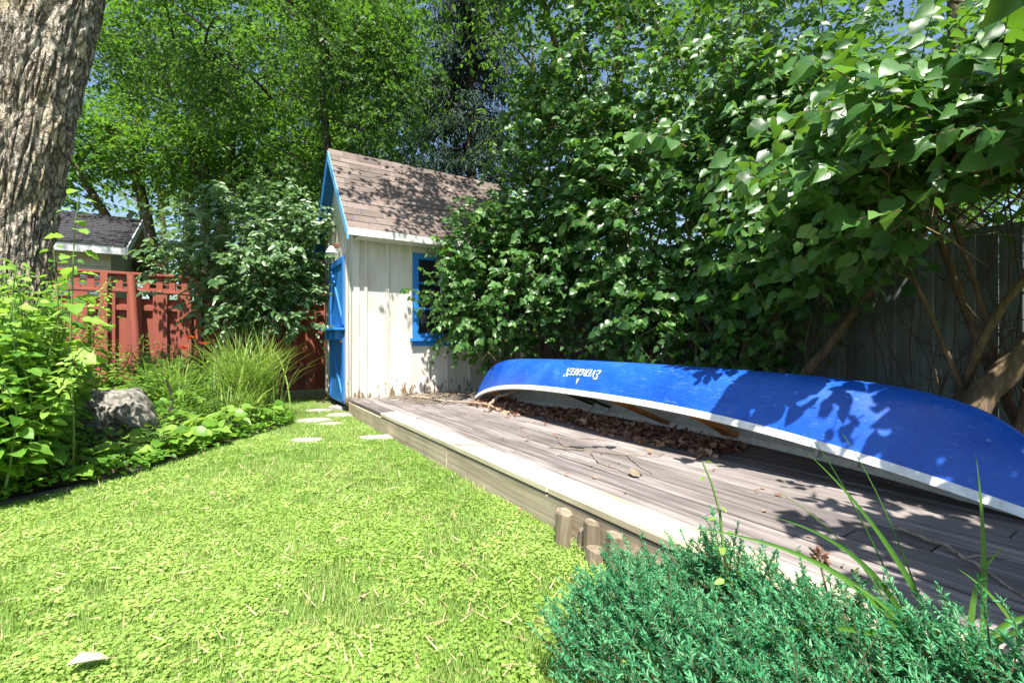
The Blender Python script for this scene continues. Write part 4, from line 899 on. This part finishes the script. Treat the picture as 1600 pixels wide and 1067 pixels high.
# boulder
bm = bmesh.new(); bmesh.ops.create_icosphere(bm, subdivisions=5, radius=1)
for p in bm.verts:
    c = p.co.copy(); nz_ = vnoise(np.array([c.x*2+5, c.x*5+9]), np.array([c.y*2+c.z*2+5, c.y*5+c.z*4+7]), 21)
    nf = vnoise(np.array([c.x*11+5, c.x*23+9]), np.array([c.y*11+c.z*9+5, c.y*23+c.z*19+7]), 22); k2 = 1+.35*(nz_[0]-.5)+.16*(nz_[1]-.5)+.09*(nf[0]-.5)+.05*(nf[1]-.5); p.co = Vector((c.x*.40*k2, c.y*.30*k2, max(-.25, min(c.z*.34*k2, .24+.05*nz_[1]))))
me = bpy.data.meshes.new('boulder'); bm.to_mesh(me); bm.free(); me.polygons.foreach_set('use_smooth', [True]*len(me.polygons))
o = link('boulder', me, M['rock'], label='grey lichen covered boulder in the flower bed', cat='rock'); o.location = (-3.78, 4.35, .27)

# ================================================================== LAWN
STONES = [(-1.38,4.70,.16), (-2.03,4.58,.15), (-2.45,5.75,.19), (-2.75,6.55,.17), (-2.15,5.5,.13), (-2.55,7.0,.17), (-2.28,6.15,.17)]
def lawn_pts(n):
    x = RG.uniform(-5.6, 2.6, n*3); y = 1.0+RG.random(n*3)**1.5*6.6; u = x*CA+y*SA; v = -x*SA+y*CA
    slab = np.zeros(len(x), bool)
    for sx, sy, sr in STONES: slab |= ((x-sx)/(sr*1.0))**2+((y-sy)/(sr*.74))**2 < 1
    ok = ~slab & (u < 1.46) & (x > edge_x(y)+.03) & ~((u > SU0-.25) & (v > 6.4)) & (np.abs(x) < y*1.4+1.4)
    x, y = x[ok][:n], y[ok][:n]; return x, y
def gz_(x, y): return (vnoise(x*.7+9, y*.7+9, 1)-.5)*.04
ROUND2 = tmpl([(0,-.5,0),(.5,0,.1),(0,.5,.02),(-.5,0,.1)], [(0,1,2),(0,2,3)])
x, y = lawn_pts(380000); pt = vnoise(x*1.6+30, y*1.6+30, 5)*.5+.5*vnoise(x*6+30, y*6+30, 6)+.3*vnoise(x*17+3, y*17, 7); ok = pt > .40+.34*RG.random(len(x)); x, y = x[ok], y[ok]; near = y+RG.normal(0, .35, len(y)) < 2.7
for T_, sel in ((ROUND, near), (ROUND2, ~near)):
    xx, yy = x[sel], y[sel]; n = len(xx); sc = np.interp(yy, [1, 3, 7], [.95, 1.1, 1.5])*(1 if T_ is ROUND else 1.25)
    P = np.stack([xx, yy, gz_(xx, yy)+RG.uniform(.004, .022, n)+.02*vnoise(xx*8, yy*8, 41)], -1); tone = np.clip(.6*vnoise(xx*1.3+7, yy*1.3+7, 8)+.2*vnoise(xx*9+7, yy*9+7, 9)+.3*RG.random(n)-.05, 0, .999)
    o = leaf_object('clover', T_, P, RG.normal(0, 1, (n, 3))*np.array([1,1,.2]), UP+RG.normal(0, .42, (n, 3)), RG.uniform(.005, .016, n)*sc, M['clover'], None, tone=tone)
    tag(o, 'tiny round leaved clover in the lawn close to the juniper' if T_ is ROUND else 'clover spreading through the lawn between bed and deck', 'clover')
x, y = lawn_pts(300000); n = len(x); a = RG.uniform(0, 6.28, n); s = RG.uniform(.022, .062, n)*np.interp(y, [1, 7], [.9, 1.3])
GB = tmpl([(-.045,0,0),(.045,0,0),(0,1,.25)], [(0,1,2)])
leaf_object('lawn_grass', GB, np.stack([x, y, gz_(x, y)], -1), np.stack([np.cos(a)*.7, np.sin(a)*.7, np.full(n, .7)], -1), np.stack([-np.cos(a), -np.sin(a), np.full(n, .6)], -1), s, M['grass'], None, tone=np.clip(.55*vnoise(x*2+7, y*2+7, 18)+.5*RG.random(n), 0, .999))
tag(bpy.data.objects['lawn_grass'], 'short sunlit lawn grass mixed with clover', 'grass')
x, y = lawn_pts(5200); n = len(x); a = RG.uniform(0, 6.28, n)
o = leaf_object('lawn_thatch', GB, np.stack([x, y, gz_(x, y)+RG.uniform(.015, .04, n)], -1), np.stack([np.cos(a), np.sin(a), RG.normal(0, .25, n)], -1), UP+RG.normal(0, .4, (n, 3)), RG.uniform(.03, .075, n), M['straw'], None)
tag(o, 'dry straw coloured thatch scattered through the lawn', 'thatch')
# stepping stones
SLAB = ['flat pale stepping stone beside the deck edge', 'flat pale stepping stone in open lawn beside the low plants', 'pale stepping stone touching the end of the bed edging', 'stepping stone behind the ornamental grass near the shed door', 'small stepping stone in the middle of the curving row', 'last stepping stone before the far side of the shed door', 'stepping stone right under the shed door']
for q, (x, y, r) in enumerate(STONES):
    bm = bmesh.new(); k2 = 11; ring = []
    for a in range(k2):
        rr = r*random.uniform(.8, 1.2); t = a/k2*6.283; ring.append((math.cos(t)*rr*1.15, math.sin(t)*rr*.85))
    top = [bm.verts.new((a*.96, b_*.96, .045+random.uniform(-.004, .004))) for a, b_ in ring]; mid = [bm.verts.new((a, b_, .033)) for a, b_ in ring]; low = [bm.verts.new((a*1.02, b_*1.02, -.03)) for a, b_ in ring]
    bm.faces.new(top)
    for A_, B_ in ((top, mid), (mid, low)):
        for a in range(k2): bm.faces.new((A_[a], B_[a], B_[(a+1) % k2], A_[(a+1) % k2]))
    me = bpy.data.meshes.new('stone'); bm.to_mesh(me); bm.free()
    o = link('stepping_stone', me, M['stone'], label=SLAB[q], cat='stone', group='stepping stones'); o.location = (x, y, -.014)

# ================================================================== JUNIPER AND FOREGROUND GRASS
JB = w2(1.18, .30, 0)
root = empty('juniper_bush', tuple(JB), 0, label='low spreading blue green juniper in front of the deck', cat='shrub')
nS = 3300; uu = RG.uniform(-.46, .42, nS); vv_ = RG.uniform(-1.3, .95, nS)
q = (np.abs(uu+.02)/.46)**2.4 + (np.abs(vv_-.0)/.86)**3*(vv_ > 0); ok = q < 1; uu, vv_, q = uu[ok], vv_[ok], q[ok]; nS = len(uu)
hh = (.14+.30*np.sqrt(np.maximum(0, 1-q)))*(.5+.9*vnoise(uu*5+20, vv_*5+20, 31))*RG.uniform(.45, 1.0, nS)**.6
O = w2n(np.stack([uu, vv_, hh*.6], -1)); d = nrm(w2n(np.stack([uu*.6+RG.normal(0, .35, nS)-.1, .5+RG.normal(0, .45, nS), RG.uniform(.45, 1.2, nS)], -1)))
P, ax, nm, sz, paths = on_twigs(O, d, RG.uniform(.10, .20, nS), 64, .0165, .1, .75, -.1, .9, .45)
ax = ax+np.repeat(d, 64, 0)*.35
leaf_object('foliage', LANCE, P, ax, nm, sz, M['juniper'], root, smooth=False, tone=np.clip(np.repeat(RG.random(nS)*.75, 64)+RG.random(nS*64)*.25, 0, .999), wid=1.3)
V, F = twig_mesh(paths, .0025); link('twigs', npmesh('twigs', V, F), M['stem'], root, kind='stuff')
lp, lr = [], []
for q in range(26):
    a = np.array(tuple(w2n(np.array([[RG.normal(0, .05), -.3, .02]]))[0])); b_ = w2n(np.array([[RG.uniform(-.5, .45), RG.uniform(-.9, .85), .15]]))[0]; lp.append(bez(a, (a+b_)/2+np.array([0,0,.05]), b_, 7)); lr.append(np.linspace(.014, .005, 7))
V, F = tubes(lp, lr, 5); link('branches', npmesh('branches', V, F, True), M['stem'], root)
def long_blade(root, pts, w, mat, nm='blade'):
    p = np.array(pts, float); tt = np.linspace(0, 2, 14)[:, None]/2; c = (1-tt)**2*p[0]+2*tt*(1-tt)*p[1]+tt*tt*p[2]
    t = nrm(np.gradient(c, axis=0)); vw = nrm(np.array([0, -1, .35])); s = nrm(np.cross(t, vw)); ww = w*np.interp(tt[:, 0], [0, .4, 1], [.8, 1, .04])
    f = nrm(np.cross(s, t))*ww[:, None]*.22
    V = np.stack([c-s*ww[:, None]/2+f, c-f*.4, c+s*ww[:, None]/2+f], 1).reshape(-1, 3); F = []
    for a in range(13): F += [(a*3, a*3+1, a*3+4, a*3+3), (a*3+1, a*3+2, a*3+5, a*3+4)]
    return link(nm, npmesh(nm, V, np.array(F), True), mat, root)
GB0 = np.array([.98, 1.10, .10]); root = empty('tall_grass', tuple(GB0), 0, label='long arching green grass blades in front of the juniper', cat='grass')
for pts in [((.0,0,.1),(-.12,.0,.42),(-.55,.1,.42)), ((.05,0,.1),(-.1,-.02,.30),(-.52,-.02,.20)), ((.02,.02,.1),(-.05,.05,.40),(-.3,.12,.44)), ((.0,.0,.1),(.0,.02,.25),(-.40,-.04,.12)),
            ((.1,.05,.1),(.02,.1,.4),(-.18,.16,.60)), ((.1,0,.1),(.2,.02,.32),(.42,.0,.2)), ((.15,.02,.1),(.2,.05,.4),(.2,.08,.62)), ((.05,0,.1),(.25,0,.3),(.5,-.05,.25)), ((.12,.0,.1),(.12,.05,.3),(.25,.05,.40)),
            ((-.1,0,.05),(-.2,0,.2),(-.45,.0,.06)), ((.2,.02,.1),(.28,.0,.3),(.36,.0,.34)), ((.1,-.1,.0),(-.1,-.12,.22),(-.45,-.1,.16)), ((.0,-.12,.0),(-.2,-.14,.2),(-.5,-.12,.05)), ((.25,-.05,.0),(.2,-.05,.28),(.08,.0,.36)), ((.3,.0,.0),(.34,.0,.3),(.3,.05,.45)), ((.28,-.08,.0),(.38,-.1,.2),(.5,-.1,.1)), ((-.02,-.1,.05),(-.05,-.05,.3),(-.2,.05,.33))]:
    long_blade(root, pts, .016, M['tallgrass'])
for pts in [((.08,.1,.1),(.0,.25,.5),(-.10,.3,.64)), ((.12,.1,.1),(.08,.2,.45),(.02,.3,.62)), ((.05,.1,.1),(-.02,.15,.35),(-.2,.25,.46))]:
    p = np.array(pts); V, F = tubes([bez(*p, 12)], [np.linspace(.0028, .001, 12)], 5); link('stalk', npmesh('stalk', V, F, True), M['tallgrass'], root)
# yellow-green weed poking through the juniper
weed('small_weed', 'yellow green weed poking through the juniper', 'weed', .66, 1.42, .52, 11, .045, OVAL, M['pale_weed'], 'smallweed', (.0, .05), True, None, 1, .02, .05, .35)
# dry seed head
sh = empty('seed_head', (.86, 1.2, .02), 0, label='dry brown seed head standing in the juniper', cat='plant')
V, F = tubes([wob((0,0,0), (-.03,.05,.40), 7, .01)], [np.full(7, .003)], 5); link('stalk', npmesh('stalk', V, F), M['stake'], sh)
a = RG.normal(0, 1, (26, 3)); leaf_object('seeds', OVAL, np.tile([[-.03,.05,.40]], (26,1))+a*.004, a+UP, RG.normal(0,1,(26,3)), np.full(26, .022), M['dry'], sh)

# ================================================================== LITTER ON THE DECK
n = 2600; v = RG.uniform(1.9, 5.3, n); u = 3.02+RG.normal(0, .12, n)-.15*(v > 4)+.02*np.sin(v*4)
P = w2n(np.stack([u, v, DZ+.012+np.abs(RG.normal(0, .022, n))*np.exp(-((u-3.02)/.16)**2)*1.3], -1))
leaf_object('dead_leaf_pile', LOBED, P, RG.normal(0, 1, (n, 3))*np.array([1,1,.5]), UP+RG.normal(0, .7, (n, 3)), RG.uniform(.03, .065, n), M['dry'], None)
tag(bpy.data.objects['dead_leaf_pile'], 'drift of brown dead leaves under the canoe', 'leaves')
n = 130; P = w2n(np.stack([RG.uniform(1.7, 4.6, n), RG.uniform(.2, 6.3, n), np.full(n, DZ+.008)], -1))
leaf_object('scattered_dry_leaves', OVAL, P, RG.normal(0, 1, (n, 3))*np.array([1,1,.1]), UP+RG.normal(0, .25, (n, 3)), RG.uniform(.015, .05, n), M['dry'], None)
tag(bpy.data.objects['scattered_dry_leaves'], 'small dry leaves scattered over the deck planks', 'leaves')
def stick(name, label, group, paths, radii, mat):
    b = np.array(tuple(w2(*paths[0][0])))
    pp = []
    for p in paths:
        q = np.array([tuple(w2(*a)) for a in p])-b; t = np.linspace(0, len(q)-1, 5*len(q)); c = np.stack([np.interp(t, range(len(q)), q[:, a]) for a in range(3)], -1)
        pp.append(c+RG.normal(0, .003, c.shape))
    V, F = tubes(pp, [np.linspace(r, r*.5, len(c)) for r, c in zip(radii, pp)], 6)
    o = link(name, npmesh(name, V, F, True), mat, label=label, cat='branch', group=group); o.location = b
D = DZ+.02
stick('fallen_branch', 'crooked dead branch with one end lifted beside the canoe tip', None,
      [[(2.2,6.0,D+.02),(2.3,5.6,D+.03),(2.42,5.35,D+.01),(2.62,5.0,D+.015),(2.68,4.72,D+.02)], [(2.68,4.72,D+.02),(2.8,4.7,D+.12),(2.98,4.55,D+.19),(3.06,4.42,D+.23),(3.1,4.4,D+.29)], [(2.68,4.72,D+.02),(2.66,4.55,D)], [(2.42,5.35,D),(2.3,5.2,D)]], [.022,.022,.018,.01], M['deadwood'])
stick('fallen_branch', 'thin dead branch lying along the shed wall', None, [[(1.95,6.25,D-.01),(2.4,6.2,D+.01),(3.0,6.15,D)], [(2.4,6.2,D),(2.6,5.9,D)], [(2.1,6.2,D),(2.2,5.95,D-.01)]], [.012,.007,.006], M['deadwood'])
n = 120; lp = []
for q in range(n):
    c = np.array([RG.uniform(2.0, 3.3), RG.uniform(5.5, 6.35), DZ+.01+RG.random()*.05]); d = RG.normal(0, .13, 3)*np.array([1,1,.15]); lp.append(w2n(np.array([c-d, c+RG.normal(0,.01,3), c+d])))
V, F = tubes(lp, [np.full(3, RG.uniform(.002, .005)) for _ in lp], 4); link('twig_litter', npmesh('twig_litter', V, F), M['twig'], label='heap of small dead twigs against the shed wall', cat='twigs', kind='stuff')
d0 = DZ+.008
stick('twig', 'forked dry twig lying in the middle of the sunny planks', None, [[(2.05,2.72,d0),(2.2,2.45,d0+.01),(2.35,2.25,d0),(2.5,2.1,d0+.01)], [(2.2,2.45,d0),(2.05,2.2,d0),(2.02,1.9,d0)], [(2.35,2.25,d0),(2.2,2.0,d0),(2.15,1.85,d0)], [(2.5,2.1,d0),(2.62,2.15,d0+.01)]], [.005,.005,.004,.003], M['twig'])
stick('twig', 'hooked dry twig beside the forked one', None, [[(2.32,2.95,d0+.01),(2.2,2.8,d0),(2.15,2.6,d0),(2.2,2.5,d0)]], [.005], M['twig'])
stick('twig', 'straight dry twig near the dead leaf drift', None, [[(2.45,2.85,d0),(2.6,2.6,d0)]], [.004], M['twig'])
stick('twig', 'pale bent stick in the shaded part of the deck', None, [[(2.35,.75,d0+.01),(2.3,.6,d0+.01),(2.2,.48,d0),(2.05,.35,d0)], [(2.25,.55,d0),(2.4,.45,d0)]], [.008,.005], M['deadwood'])
stick('twig', 'short twig hanging over the pale edge board', None, [[(1.49,3.15,d0+.004),(1.6,3.05,d0+.01),(1.68,2.9,d0+.006)]], [.004], M['twig'])
# one big curled leaf and bits on the lawn
def single(name, label, cat, T, pos, axis, normal, size, mat, group=None):
    me = npmesh(name, T[0]*np.array([1,1,1.8]), T[1], True); o = link(name, me, mat, label=label, cat=cat, group=group)
    a = Vector(axis).normalized(); s = a.cross(Vector(normal)).normalized(); nn2 = s.cross(a)
    o.matrix_world = Matrix(((s.x*size, a.x*size, nn2.x*size, pos[0]), (s.y*size, a.y*size, nn2.y*size, pos[1]), (s.z*size, a.z*size, nn2.z*size, pos[2]), (0,0,0,1)))
    sm = o.modifiers.new('s', 'SOLIDIFY'); sm.thickness = .01
single('dry_leaf', 'curled orange brown leaf lying beside the forked twig', 'leaf', LOBED, tuple(w2(2.0, 1.88, DZ+.02)), (.9, .4, .1), (0, -.5, 1), .085, M['stake'])
single('wood_chip', 'pale chip of wood on the sunny lawn away from the bed', 'wood chip', OVAL, (-1.31, 1.36, .05), (.9, .5, .1), (0, 0, 1), .10, M['cap'])
for x, y in ((.04,2.62), (-.55,1.72), (-1.9,2.9), (-.2,1.95)):
    single('pale_leaf', 'small pale fallen leaf on the lawn', 'leaf', OVAL, (x, y, .05), (random.uniform(-1,1), .5, 0), (.2,-.2,1), .045, M['dry'], 'fallen leaves on the lawn')
